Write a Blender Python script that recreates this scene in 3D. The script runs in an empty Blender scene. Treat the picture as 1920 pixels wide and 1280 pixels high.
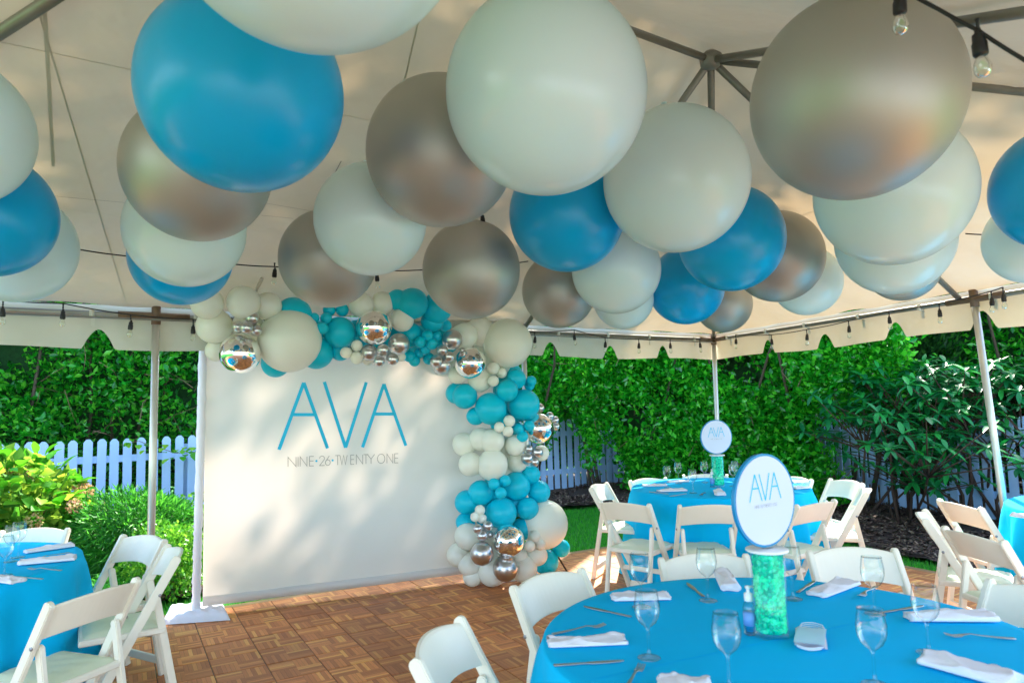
import bpy, bmesh, math, random, json
import numpy as np
from mathutils import Vector, Matrix
PI = math.pi
random.seed(7); RN = np.random.default_rng(11)
sc = bpy.context.scene
COL = sc.collection

# ---------------------------------------------------------------- camera, sky, sun, exposure
cam_d = bpy.data.cameras.new('camera'); cam = bpy.data.objects.new('camera', cam_d); COL.objects.link(cam)
cam_d.sensor_width = 36.0; cam_d.lens = 36.0*1300/1920; cam_d.clip_end = 400; cam_d.clip_start = .05
pitch = math.atan(118/1300); roll = math.radians(1.57)
r0 = Vector((1,0,0)); u0 = Vector((0,-math.sin(pitch),math.cos(pitch))); fw = Vector((0,math.cos(pitch),math.sin(pitch)))
cr = r0*math.cos(roll)-u0*math.sin(roll); cu = u0*math.cos(roll)+r0*math.sin(roll)
m = Matrix((cr,cu,-fw)).transposed().to_4x4(); m.translation = Vector((0,0,1.52)); cam.matrix_world = m
sc.camera = cam
cam_d.dof.use_dof = True; cam_d.dof.focus_distance = 5.0; cam_d.dof.aperture_fstop = 3.6
SUN_EL, SUN_AZ = 43.0, 20.0          # azimuth east of +Y (the sun stands beyond the hedge)
w = bpy.data.worlds.new('World'); sc.world = w; w.use_nodes = True
nt = w.node_tree; bg = nt.nodes['Background']
sky = nt.nodes.new('ShaderNodeTexSky'); sky.sky_type = 'NISHITA'; sky.sun_disc = False
sky.sun_elevation = math.radians(SUN_EL); sky.sun_rotation = math.radians(SUN_AZ)
nt.links.new(sky.outputs[0], bg.inputs[0]); bg.inputs[1].default_value = 0.15
sd = bpy.data.lights.new('sun', 'SUN'); sd.energy = 3.0; sd.angle = math.radians(.5); sd.color = (1,.93,.82)
so = bpy.data.objects.new('sun', sd); COL.objects.link(so)
sdir = Vector((math.sin(math.radians(SUN_AZ))*math.cos(math.radians(SUN_EL)), math.cos(math.radians(SUN_AZ))*math.cos(math.radians(SUN_EL)), math.sin(math.radians(SUN_EL))))
so.rotation_euler = sdir.to_track_quat('Z','Y').to_euler()
vs = sc.view_settings; vs.view_transform = 'Standard'; vs.look = 'None'; vs.exposure = 2.42; vs.gamma = 1
try: vs.use_curve_mapping = False
except Exception: pass
sc.cycles.max_bounces = 10; sc.cycles.transparent_max_bounces = 12; sc.cycles.transmission_bounces = 8
sc.cycles.sample_clamp_indirect = 4.0
sc.cycles.use_denoising = True

D = json.loads(r'''{"ceiling": [["white", [-0.396, 1.375, 2.64], 0.346], ["blue", [-0.956, 2.433, 2.678], 0.358], ["grey", [-1.353, 2.949, 2.577], 0.309], ["white", [-1.645, 3.459, 2.451], 0.291], ["blue", [-1.905, 3.959, 2.426], 0.281], ["white", [-2.128, 2.556, 2.618], 0.286], ["blue", [-2.34, 3.045, 2.43], 0.276], ["white", [-2.576, 3.551, 2.407], 0.288], ["grey", [-0.328, 3.35, 2.775], 0.367], ["white", [0.167, 2.74, 2.783], 0.409], ["white", [-0.773, 3.808, 2.57], 0.311], ["grey", [-1.142, 4.3, 2.461], 0.304], ["grey", [-0.27, 4.779, 2.46], 0.34], ["blue", [0.374, 4.358, 2.725], 0.369], ["white", [0.961, 3.864, 2.769], 0.411], ["blue", [1.467, 4.507, 2.567], 0.343], ["grey", [1.951, 4.981, 2.535], 0.326], ["white", [0.774, 4.997, 2.48], 0.323], ["blue", [1.511, 5.913, 2.489], 0.325], ["grey", [0.387, 5.482, 2.41], 0.295], ["white", [0.953, 5.825, 2.382], 0.254], ["grey", [2.005, 6.494, 2.406], 0.265], ["white", [2.347, 5.432, 2.426], 0.268], ["grey", [1.303, 2.504, 2.619], 0.369], ["white", [2.045, 3.604, 2.592], 0.392], ["white", [2.385, 4.228, 2.473], 0.34], ["grey", [2.71, 4.731, 2.403], 0.245], ["blue", [2.779, 3.405, 2.524], 0.31], ["white", [3.037, 3.977, 2.383], 0.244]], "tent": {"C": [2.3965, 8.2078, 2.25], "u": [-0.83408, -0.55164, 0.0], "v": [0.34737, -0.93773, 0.0], "ha": 2.738835233076104, "hb": 3.0795429768000036, "LU": 5.929988056886358, "LV": 3.1945299692782143, "ze": 2.25, "zr": 3.5}, "beamTL": [[-2.073, 2.723, 3.099], [-1.814, 2.644, 3.186]], "seams": [[[-1.871, 2.695, 3.173], [-2.005, 2.919, 3.065], [-2.179, 3.209, 2.924], [-2.327, 3.455, 2.804]], [[-2.639, 3.511, 2.713], [-2.418, 3.663, 2.711], [-2.158, 3.817, 2.717]], [[-1.528, 4.194, 2.731], [-1.362, 4.296, 2.734]], [[-1.576, 4.02, 2.781], [-1.223, 4.281, 2.771], [-0.962, 3.912, 2.959]]], "bulbs_u": [[-3.245, 4.383, 2.195], [-2.976, 4.561, 2.194], [-2.645, 4.78, 2.138], [-2.312, 5.0, 2.123], [0.222, 6.676, 2.135], [0.629, 6.945, 2.176], [0.967, 7.169, 2.111], [1.363, 7.431, 2.111], [1.761, 7.694, 2.122], [2.166, 7.962, 2.14]], "bulbs_v": [[2.498, 7.709, 2.151], [2.696, 7.176, 2.092], [2.867, 6.714, 2.092], [3.045, 6.232, 2.113], [3.195, 5.828, 2.142], [3.355, 5.396, 2.14], [3.499, 5.007, 2.17], [3.529, 4.926, 2.185]], "cable_in": [[-2.998, 3.769, 2.503], [-2.554, 4.052, 2.506], [-2.362, 4.209, 2.496], [-2.105, 4.375, 2.497], [-1.819, 4.56, 2.499], [-1.612, 4.683, 2.504], [-1.28, 4.882, 2.511], [-0.978, 5.032, 2.528], [-0.652, 5.18, 2.552], [-0.234, 5.332, 2.595], [0.145, 5.431, 2.648]], "bulbs_in": [[-1.615, 4.69, 2.461], [-0.983, 5.052, 2.48], [-0.179, 4.673, 2.797]], "cable_in2": [[2.995, 4.477, 2.554], [3.084, 4.405, 2.527], [3.251, 4.288, 2.473]], "near_cable": [[1.071, 2.0, 2.838], [1.175, 1.95, 2.713], [1.231, 1.87, 2.598], [1.288, 1.8, 2.494], [1.341, 1.72, 2.369], [1.398, 1.65, 2.259]], "near_bulbs": [[1.171, 1.95, 2.669], [1.287, 1.8, 2.457]], "pole_R": [[3.506, 5.212, 2.25], [3.633, 5.212, 0.0]], "pole_L": [[-2.55, 4.937, 2.25], [-2.559, 4.937, 0.0]], "pole_C": [[2.396, 8.208, 2.25], [2.369, 8.208, 0.0]], "bd": {"p0": [-2.4001, 5.412, 0.07], "d": [0.92765, 0.37344, 0.0], "n": [0.37344, -0.92765, 0.0]}, "ava": [[[0.5457, 1.211], [0.7382, 1.745], [0.9264, 1.2029]], [[0.6528, 1.4871], [0.821, 1.4819]], [[0.9021, 1.75], [1.0736, 1.2009], [1.25, 1.7417]], [[1.2141, 1.1963], [1.4, 1.7247], [1.5804, 1.1936]], [[1.3155, 1.4719], [1.4799, 1.4669]]], "sub": [[0.6149, 1.0716], [0.6148, 1.1482], [1.5126, 1.0527], [1.5135, 1.1301]], "bpole": [[-2.434, 5.373, 0.0], [-2.409, 5.383, 2.075]], "pole_foot": [[-2.593, 5.172, 0.0], [-2.12, 5.242, 0.0], [-2.342, 5.642, 0.0], [-2.732, 5.578, 0.0]], "garland": [["white", [-1.641, 5.098, 2.034], 0.2282], ["mirror", [-1.93, 4.901, 1.931], 0.1416], ["silver", [-1.829, 4.86, 2.177], 0.0475], ["silver", [-1.839, 4.775, 2.101], 0.0452], ["silver", [-1.915, 4.826, 2.112], 0.0423], ["silver", [-1.805, 4.87, 2.09], 0.0409], ["white", [-2.148, 4.974, 2.141], 0.1253], ["white", [-1.885, 4.838, 2.287], 0.1148], ["white", [-1.766, 4.985, 2.278], 0.0992], ["white", [-2.1, 4.742, 2.275], 0.1089], ["white", [-1.962, 5.136, 2.152], 0.1176], ["teal", [-1.625, 5.141, 2.228], 0.1335], ["teal", [-1.781, 5.203, 1.88], 0.1067], ["teal", [-1.503, 5.314, 1.957], 0.1252], ["teal", [-1.324, 5.306, 2.108], 0.1213], ["teal", [-1.48, 5.163, 2.206], 0.0394], ["teal", [-1.398, 5.195, 2.206], 0.0436], ["teal", [-1.404, 5.112, 2.122], 0.0448], ["teal", [-1.397, 5.277, 2.28], 0.0484], ["teal", [-1.306, 5.314, 2.283], 0.0508], ["teal", [-1.339, 5.381, 1.972], 0.0777], ["white", [-1.263, 5.25, 1.946], 0.0439], ["white", [-1.187, 5.28, 2.0], 0.043], ["white", [-1.188, 5.28, 1.906], 0.0481], ["white", [-1.127, 5.396, 1.915], 0.0574], ["white", [-2.165, 5.049, 1.971], 0.0768], ["mirror", [-1.052, 5.277, 2.137], 0.1348], ["white", [-1.003, 5.36, 2.335], 0.0882], ["white", [-0.86, 5.408, 2.205], 0.0929], ["white", [-1.155, 5.31, 2.315], 0.0934], ["teal", [-0.777, 5.412, 2.332], 0.1242], ["teal", [-0.648, 5.633, 2.216], 0.0937], ["teal", [-0.825, 5.599, 2.103], 0.1024], ["teal", [-0.608, 5.583, 2.313], 0.128], ["teal", [-0.89, 5.386, 2.361], 0.0824], ["teal", [-1.104, 5.496, 2.049], 0.092], ["teal", [-0.676, 5.531, 2.088], 0.0447], ["teal", [-0.732, 5.494, 2.033], 0.0443], ["teal", [-0.644, 5.553, 2.021], 0.0473], ["teal", [-0.705, 5.595, 1.982], 0.0451], ["teal", [-0.619, 5.652, 2.094], 0.043], ["teal", [-0.555, 5.776, 2.192], 0.0529], ["teal", [-0.831, 5.596, 1.929], 0.0468], ["teal", [-0.796, 5.619, 1.895], 0.0469], ["teal", [-0.76, 5.643, 1.954], 0.0429], ["teal", [-0.878, 5.564, 1.933], 0.0423], ["teal", [-0.688, 5.691, 1.914], 0.0497], ["silver", [-0.883, 5.392, 2.013], 0.0841], ["silver", [-1.103, 5.327, 1.948], 0.0648], ["silver", [-0.98, 5.241, 1.958], 0.0462], ["silver", [-1.006, 5.224, 1.872], 0.042], ["silver", [-0.918, 5.284, 1.89], 0.0482], ["white", [-0.882, 5.478, 1.918], 0.0374], ["silver", [-0.489, 5.655, 2.062], 0.0839], ["silver", [-0.559, 5.526, 1.968], 0.0445], ["silver", [-0.51, 5.559, 1.915], 0.0447], ["silver", [-0.605, 5.496, 1.878], 0.0501], ["silver", [-0.576, 5.612, 1.851], 0.0724], ["mirror", [-0.351, 5.745, 1.873], 0.1308], ["silver", [-0.411, 5.705, 1.974], 0.026], ["white", [-0.037, 6.002, 2.05], 0.2123], ["white", [-0.403, 5.875, 2.11], 0.1118], ["white", [-0.277, 6.031, 2.159], 0.1287], ["white", [-0.469, 5.884, 1.781], 0.0758], ["white", [-0.286, 5.997, 1.739], 0.1044], ["white", [-0.097, 5.995, 1.794], 0.0454], ["white", [-0.167, 5.955, 1.835], 0.0542], ["white", [-0.168, 5.897, 1.724], 0.0473], ["teal", [-0.418, 5.983, 1.602], 0.1085], ["teal", [-0.5, 6.054, 1.631], 0.0915], ["teal", [-0.199, 5.991, 1.489], 0.1356], ["teal", [-0.053, 5.962, 1.64], 0.0946], ["teal", [0.024, 6.054, 1.739], 0.0894], ["teal", [0.088, 6.106, 1.513], 0.1382], ["teal", [0.159, 6.112, 1.721], 0.0463], ["teal", [0.144, 6.194, 1.686], 0.0468], ["teal", [-0.331, 6.019, 1.428], 0.0771], ["white", [-0.041, 5.893, 1.382], 0.0488], ["white", [-0.127, 5.858, 1.333], 0.0441], ["white", [-0.057, 5.886, 1.297], 0.0469], ["teal", [0.034, 6.004, 1.311], 0.0452], ["teal", [0.126, 6.041, 1.333], 0.0482], ["teal", [0.067, 6.017, 1.246], 0.0497], ["teal", [0.169, 6.139, 1.389], 0.0462], ["teal", [0.137, 6.126, 1.265], 0.0461], ["teal", [-0.136, 6.097, 1.352], 0.0734], ["mirror", [0.214, 6.157, 1.303], 0.1343], ["silver", [0.232, 6.245, 1.48], 0.0424], ["silver", [0.318, 6.199, 1.407], 0.0374], ["silver", [0.371, 6.301, 1.368], 0.0356], ["silver", [0.374, 6.302, 1.313], 0.0356], ["white", [-0.292, 6.034, 1.23], 0.0997], ["white", [-0.193, 5.993, 1.215], 0.1058], ["white", [-0.44, 6.056, 1.187], 0.1], ["white", [0.003, 6.072, 1.168], 0.0912], ["white", [-0.384, 5.997, 1.022], 0.1033], ["white", [-0.197, 5.992, 1.012], 0.1323], ["white", [0.018, 6.159, 1.015], 0.0876], ["white", [0.234, 6.246, 1.082], 0.0702], ["silver", [0.12, 6.038, 1.136], 0.034], ["silver", [0.193, 6.068, 1.103], 0.0501], ["silver", [0.101, 6.031, 1.056], 0.0511], ["silver", [0.165, 6.056, 1.02], 0.0408], ["teal", [-0.427, 6.061, 0.695], 0.1039], ["teal", [-0.305, 6.029, 0.774], 0.108], ["teal", [0.003, 6.153, 0.809], 0.124], ["teal", [0.133, 6.205, 0.899], 0.0835], ["teal", [-0.184, 5.916, 0.859], 0.0486], ["teal", [-0.091, 5.953, 0.879], 0.0489], ["teal", [-0.128, 5.858, 0.791], 0.0481], ["teal", [0.201, 6.233, 0.744], 0.1023], ["teal", [-0.131, 6.018, 0.604], 0.1321], ["teal", [0.094, 6.109, 0.62], 0.0955], ["teal", [0.048, 6.171, 0.438], 0.0962], ["teal", [-0.44, 6.056, 0.526], 0.081], ["teal", [-0.201, 6.152, 0.681], 0.0917], ["teal", [-0.016, 6.226, 0.643], 0.1113], ["white", [0.236, 6.245, 0.46], 0.2134], ["teal", [0.391, 6.39, 0.221], 0.0805], ["teal", [0.25, 6.333, 0.102], 0.1124], ["white", [-0.304, 5.868, 0.653], 0.0424], ["white", [-0.345, 5.851, 0.602], 0.0392], ["white", [-0.289, 5.874, 0.584], 0.0393], ["silver", [-0.24, 5.813, 0.532], 0.0415], ["silver", [-0.321, 5.78, 0.518], 0.0378], ["silver", [-0.286, 5.794, 0.459], 0.046], ["silver", [-0.231, 5.897, 0.45], 0.0306], ["mirror", [-0.077, 5.878, 0.396], 0.1351], ["silver", [-0.293, 5.791, 0.316], 0.0956], ["silver", [-0.107, 5.866, 0.176], 0.104], ["white", [-0.416, 5.984, 0.422], 0.111], ["white", [-0.507, 6.029, 0.261], 0.0982], ["white", [-0.409, 5.987, 0.19], 0.0974], ["white", [-0.385, 5.997, 0.075], 0.0841], ["white", [-0.218, 5.983, 0.083], 0.1237], ["white", [0.046, 6.089, 0.077], 0.1169], ["white", [0.014, 6.076, 0.228], 0.0719], ["white", [0.164, 6.137, 0.22], 0.0908], ["white", [-0.189, 6.156, 0.225], 0.1185], ["white", [-0.208, 6.149, 0.408], 0.1187], ["white", [0.148, 6.05, 0.395], 0.0494], ["white", [0.1, 5.949, 0.334], 0.0472], ["white", [0.194, 6.068, 0.323], 0.0495]], "gleg": [[0.442, 6.469, 0.0], [0.24, 6.367, 0.357]], "glasses1": [[0.449, 2.625], [0.378, 2.118], [0.71, 2.683], [0.542, 1.884], [1.025, 2.674], [1.227, 2.47], [0.923, 1.885], [1.189, 2.095]], "glasses2": [[1.31, 6.082], [1.477, 6.388], [1.435, 5.71], [1.717, 6.394], [1.875, 6.068], [1.988, 6.371]], "glasses0": [[-2.678, 3.745], [-2.715, 3.852], [-2.477, 3.424]], "napkins": {"a": [[0.358, 2.74], [0.572, 2.748]], "b": [[0.091, 2.255], [0.328, 2.271]], "c": [[0.88, 3.105], [0.829, 2.767]], "d": [[1.123, 2.701], [1.332, 2.875]], "e": [[1.301, 2.403], [1.573, 2.379]], "f": [[1.138, 2.028], [1.267, 1.852]], "g": [[0.37, 1.913], [0.484, 1.888]], "h": [[1.123, 6.244], [1.334, 6.235]], "i": [[1.18, 5.853], [1.411, 5.873]], "j": [[1.401, 6.472], [1.593, 6.513]], "k": [[1.661, 5.817], [1.587, 5.465]], "l": [[2.436, 6.176], [2.537, 6.194]], "m": [[2.279, 5.787], [2.403, 5.832]], "n": [[-2.758, 3.967], [-2.596, 4.136]], "o": [[-2.572, 3.659], [-2.343, 3.754]], "p": [[-2.563, 3.392], [-2.275, 3.261]], "q": [[3.012, 4.266], [3.044, 4.163]]}, "knives": [[[0.383, 2.521], [0.249, 2.644]], [[0.102, 2.08], [0.293, 2.099]], [[0.708, 2.734], [0.695, 2.943]], [[1.064, 2.744], [1.222, 2.93]], [[1.29, 2.495], [1.392, 2.53]], [[1.327, 1.907], [1.267, 2.006]], [[1.21, 5.708], [1.122, 5.83]], [[1.338, 5.647], [1.239, 5.57]], [[-2.214, 3.323], [-2.433, 3.398]]], "forks": [[[0.108, 2.35], [0.285, 2.418]], [[0.272, 1.895], [0.335, 2.03]], [[1.415, 2.817], [1.265, 2.658]], [[1.503, 2.19], [1.324, 2.229]], [[1.543, 5.738], [1.434, 5.497]], [[-2.231, 3.492], [-2.453, 3.54]], [[-2.514, 3.908], [-2.557, 3.806]]], "sanit": [[0.739, 2.303], [1.694, 6.071]], "mask": [[0.904, 2.337], [0.9, 2.122]]}''')

# ---------------------------------------------------------------- helpers
def lin(r,g,b):
    f = lambda c: ((c/255+.055)/1.055)**2.4 if c/255 > .04045 else c/255/12.92
    return (f(r),f(g),f(b),1)
def obj(name, me, mat=None, parent=None, smooth=False):
    o = bpy.data.objects.new(name, me); COL.objects.link(o)
    if mat is not None and not me.materials: me.materials.append(mat)
    if parent is not None: o.parent = parent
    if smooth: me.polygons.foreach_set('use_smooth', [True]*len(me.polygons))
    return o
def mk(name, v, f, mat=None, parent=None, smooth=False):
    me = bpy.data.meshes.new(name); me.from_pydata([tuple(map(float,p)) for p in v], [], f); me.update()
    return obj(name, me, mat, parent, smooth)
def tag(o, label=None, cat=None, group=None, kind=None):
    if label: o['label'] = label
    if cat: o['category'] = cat
    if group: o['group'] = group
    if kind: o['kind'] = kind
    return o
def empty(name, loc=(0,0,0), rz=0, **k):
    o = bpy.data.objects.new(name, None); COL.objects.link(o); o.location = loc; o.rotation_euler = (0,0,rz); o.empty_display_size = .1
    return tag(o, **k)
def copy_tree(o, parent=None):
    c = o.copy(); COL.objects.link(c); c.parent = parent
    if parent is not None: c.matrix_parent_inverse = o.matrix_parent_inverse
    for ch in KIDS(o): copy_tree(ch, c)
    return c
def KIDS(o): return [x for x in bpy.data.objects if x.parent == o]
class MB:
    def __init__(s): s.v=[]; s.f=[]
    def add(s, v, f):
        n=len(s.v); s.v+= [tuple(p) for p in v]; s.f+=[tuple(i+n for i in q) for q in f]; return s
    def box(s, c, d, M=None, bev=0):
        x,y,z=(k/2 for k in d)
        if bev<=0:
            V=[Vector((sx*x,sy*y,sz*z)) for sx in(-1,1) for sy in(-1,1) for sz in(-1,1)]
            F=[(0,1,3,2),(4,6,7,5),(0,4,5,1),(2,3,7,6),(0,2,6,4),(1,5,7,3)]
        else:
            bm=bmesh.new(); bmesh.ops.create_cube(bm,size=1)
            for q in bm.verts: q.co=Vector((q.co.x*d[0],q.co.y*d[1],q.co.z*d[2]))
            bmesh.ops.bevel(bm,geom=bm.edges[:],offset=bev,segments=1,affect='EDGES')
            bm.verts.index_update(); V=[q.co.copy() for q in bm.verts]; F=[tuple(q.index for q in fc.verts) for fc in bm.faces]; bm.free()
        c=Vector(c); V=[(M@p if M is not None else p)+c for p in V]
        return s.add(V,F)
    def tube(s, pts, r, n=8, caps=True, flat=1.0):
        pts=[Vector(p) for p in pts]; R=r if hasattr(r,'__len__') else [r]*len(pts)
        up=Vector((0,0,1)); d=(pts[-1]-pts[0]).normalized()
        if abs(d.z)>.9: up=Vector((1,0,0))
        V=[];F=[]
        for i,p in enumerate(pts):
            t=(pts[min(i+1,len(pts)-1)]-pts[max(i-1,0)]).normalized()
            a=t.cross(up).normalized(); b=a.cross(t).normalized()
            for k in range(n):
                th=2*PI*k/n; V.append(p+a*(math.cos(th)*R[i])+b*(math.sin(th)*R[i]*flat))
        for i in range(len(pts)-1):
            for k in range(n): F.append((i*n+k,i*n+(k+1)%n,(i+1)*n+(k+1)%n,(i+1)*n+k))
        if caps: F.append(tuple(range(n))[::-1]); F.append(tuple((len(pts)-1)*n+k for k in range(n)))
        return s.add(V,F)
    def lathe(s, prof, n=24, o=(0,0,0)):
        V=[];F=[]; o=Vector(o)
        for r,z in prof:
            for k in range(n): th=2*PI*k/n; V.append(o+Vector((r*math.cos(th),r*math.sin(th),z)))
        for i in range(len(prof)-1):
            for k in range(n): F.append((i*n+k,i*n+(k+1)%n,(i+1)*n+(k+1)%n,(i+1)*n+k))
        if prof[0][0]>1e-6: F.append(tuple(range(n))[::-1])
        if prof[-1][0]>1e-6: F.append(tuple((len(prof)-1)*n+k for k in range(n)))
        return s.add(V,F)
    def build(s, name, mat=None, parent=None, smooth=False): return mk(name, s.v, s.f, mat, parent, smooth)
def nmesh(name, V, F):    # numpy verts (n,3), faces (m,k) fixed k
    me=bpy.data.meshes.new(name); V=np.asarray(V,np.float32); F=np.asarray(F,np.int32); k=F.shape[1]
    me.vertices.add(len(V)); me.vertices.foreach_set('co',V.ravel())
    me.loops.add(F.size); me.loops.foreach_set('vertex_index',F.ravel())
    me.polygons.add(len(F)); me.polygons.foreach_set('loop_start',np.arange(len(F),dtype=np.int32)*k)
    try: me.polygons.foreach_set('loop_total',np.full(len(F),k,np.int32))
    except Exception: pass
    me.update(calc_edges=True); me.validate(); return me

# ---------------------------------------------------------------- materials
def mat(name, col, rough=.5, metal=0, spec=.5, nz=0, nscale=8, bump=0, bscale=40, bdist=.01, trans=0, transcol=None, coat=0, sheen=0, alpha=1):
    mt=bpy.data.materials.new(name); mt.use_nodes=True; t=mt.node_tree; p=t.nodes['Principled BSDF']
    c=col if len(col)==4 else (*col,1)
    p.inputs['Base Color'].default_value=c; p.inputs['Roughness'].default_value=rough; p.inputs['Metallic'].default_value=metal
    p.inputs['Specular IOR Level'].default_value=spec; p.inputs['Coat Weight'].default_value=coat
    if sheen: p.inputs['Sheen Weight'].default_value=sheen
    tc=t.nodes.new('ShaderNodeTexCoord')
    if nz:
        n=t.nodes.new('ShaderNodeTexNoise'); n.inputs['Scale'].default_value=nscale; n.inputs['Detail'].default_value=4
        t.links.new(tc.outputs['Object'],n.inputs['Vector'])
        mx=t.nodes.new('ShaderNodeMix'); mx.data_type='RGBA'; mx.inputs[6].default_value=tuple(k*(1-nz) for k in c[:3])+(1,); mx.inputs[7].default_value=tuple(min(1,k*(1+nz)) for k in c[:3])+(1,)
        t.links.new(n.outputs['Fac'],mx.inputs[0]); t.links.new(mx.outputs[2],p.inputs['Base Color'])
    if bump:
        n2=t.nodes.new('ShaderNodeTexNoise'); n2.inputs['Scale'].default_value=bscale; n2.inputs['Detail'].default_value=3
        t.links.new(tc.outputs['Object'],n2.inputs['Vector']); b=t.nodes.new('ShaderNodeBump'); b.inputs['Strength'].default_value=bump; b.inputs['Distance'].default_value=bdist
        t.links.new(n2.outputs['Fac'],b.inputs['Height']); t.links.new(b.outputs[0],p.inputs['Normal'])
    if trans:
        tr=t.nodes.new('ShaderNodeBsdfTranslucent'); tr.inputs[0].default_value=(*(transcol or c)[:3],1)
        ms=t.nodes.new('ShaderNodeMixShader'); ms.inputs[0].default_value=trans
        out=t.nodes['Material Output']; t.links.new(p.outputs[0],ms.inputs[1]); t.links.new(tr.outputs[0],ms.inputs[2]); t.links.new(ms.outputs[0],out.inputs[0])
        if nz: t.links.new(mx.outputs[2],tr.inputs[0]) if not transcol else None
    return mt
def leafmat(name, c1, c2, c3=None, rough=.4, trans=.35, spec=.5, ob=False):
    mt=bpy.data.materials.new(name); mt.use_nodes=True; t=mt.node_tree; p=t.nodes['Principled BSDF']
    g=t.nodes.new('ShaderNodeObjectInfo' if ob else 'ShaderNodeNewGeometry'); rr=t.nodes.new('ShaderNodeValToRGB')
    t.links.new(g.outputs['Random' if ob else 'Random Per Island'],rr.inputs[0])
    cs=[c1,c2]+([c3] if c3 else [])
    el=rr.color_ramp.elements; el[0].color=(*c1,1); el[1].color=(*cs[-1],1)
    if c3: e=el.new(.6); e.color=(*c2,1)
    p.inputs['Roughness'].default_value=rough; p.inputs['Specular IOR Level'].default_value=spec
    t.links.new(rr.outputs[0],p.inputs['Base Color'])
    tr=t.nodes.new('ShaderNodeBsdfTranslucent'); hs=t.nodes.new('ShaderNodeHueSaturation'); hs.inputs['Value'].default_value=1.5; hs.inputs['Hue'].default_value=.485
    t.links.new(rr.outputs[0],hs.inputs['Color']); t.links.new(hs.outputs[0],tr.inputs[0])
    ms=t.nodes.new('ShaderNodeMixShader'); ms.inputs[0].default_value=trans; out=t.nodes['Material Output']
    t.links.new(p.outputs[0],ms.inputs[1]); t.links.new(tr.outputs[0],ms.inputs[2]); t.links.new(ms.outputs[0],out.inputs[0])
    return mt
M={}
M['chair']=mat('white_resin',(.93,.87,.73),.35,nz=.05,nscale=6)
M['pad']=mat('ivory_vinyl',(.70,.76,.56),.45,bump=.15,bscale=30)
M['seamline']=mat('seam_stitch',(.22,.23,.2),.8)
M['screw']=mat('screw_metal',(.35,.35,.36),.35,metal=1)
M['cloth']=mat('turquoise_tablecloth',(.0,.52,.94),.85,spec=.12,nz=.05,nscale=3,bump=.35,bscale=5,bdist=.02)
M['napkin']=mat('white_napkin',(.82,.82,.88),.8,bump=.2,bscale=160)
M['steel']=mat('steel',(.42,.47,.48),.28,metal=1)
M['pole']=mat('aluminium_pole',(.62,.60,.54),.38,metal=.55,nz=.12,nscale=12)
M['pipe']=mat('aged_pipe',(.26,.26,.23),.45,metal=.6,nz=.25,nscale=9)
M['rust']=mat('rusty_steel',(.16,.10,.06),.7,nz=.5,nscale=30)
M['canopy']=mat('tent_vinyl',(.50,.54,.48),.5,nz=.14,nscale=1.6,trans=.12,transcol=(.95,.64,.34),bump=.7,bscale=3.2,bdist=.05)
M['seam']=mat('seam_tape',(.50,.52,.46),.55,trans=.2,transcol=(.8,.7,.5))
M['strap']=mat('strap_webbing',(.62,.6,.52),.8)
M['black']=mat('black_rubber',(.012,.013,.015),.45)
M['sleeve']=mat('white_spandex_sleeve',(.82,.81,.86),.7,bump=.2,bscale=50)
M['fence']=mat('painted_fence',(.48,.68,1.0),.55,nz=.06,nscale=3)
M['white']=mat('white_latex',(.80,.98,1.0),.22,spec=.5,trans=.24,transcol=(.8,.9,.85))
M['gwhite']=mat('ivory_latex',(.97,.98,.88),.3,spec=.4,trans=.2,transcol=(.8,.86,.66))
M['blue']=mat('blue_latex',(.0,.44,.86),.28,spec=.4,trans=.12,transcol=(0,.28,.6))
M['teal']=mat('teal_latex',(.0,.60,.80),.36,spec=.35,trans=.12,transcol=(0,.4,.45))
M['grey']=mat('pearl_silver_latex',(.43,.425,.385),.50,metal=.64,spec=.6)
M['silver']=mat('chrome_latex',(.62,.61,.61),.3,metal=1)
M['mirror']=mat('mirror_foil',(.93,.92,.9),.03,metal=1)
M['letter']=mat('printed_turquoise',(.0,.50,.78),.6)
M['letter_grey']=mat('printed_grey',(.30,.31,.31),.6)
M['signface']=mat('sign_face',(.62,.66,.80),.35)
M['signblue']=mat('sign_rim_blue',(.0,.24,.52),.35)
M['bag']=mat('gel_bead_core',(.0,.55,.38),.4)
M['bead']=None
M['lidw']=mat('white_acrylic',(.85,.85,.85),.3)
M['mulch']=mat('mulch',(.07,.04,.026),.95,nz=.5,nscale=60,bump=1,bscale=90)
M['bark']=mat('bark',(.10,.07,.045),.9,nz=.4,nscale=20,bump=.6,bscale=40)
M['stemd']=mat('dark_stem',(.07,.035,.022),.85,nz=.3,nscale=20)
M['twig']=mat('dry_twig',(.22,.15,.08),.85)
M['flowerp']=leafmat('faded_bloom',(.5,.22,.16),(.55,.42,.14),(.62,.5,.3),rough=.7)
M['maskblue']=mat('mask_fabric',(.5,.75,.9),.8)
def glass(name,col=(1,1,1,1),rough=0,ior=1.45):
    mt=bpy.data.materials.new(name); mt.use_nodes=True; p=mt.node_tree.nodes['Principled BSDF']
    p.inputs['Transmission Weight'].default_value=1; p.inputs['Base Color'].default_value=col; p.inputs['Roughness'].default_value=rough; p.inputs['IOR'].default_value=ior
    return mt
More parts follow.
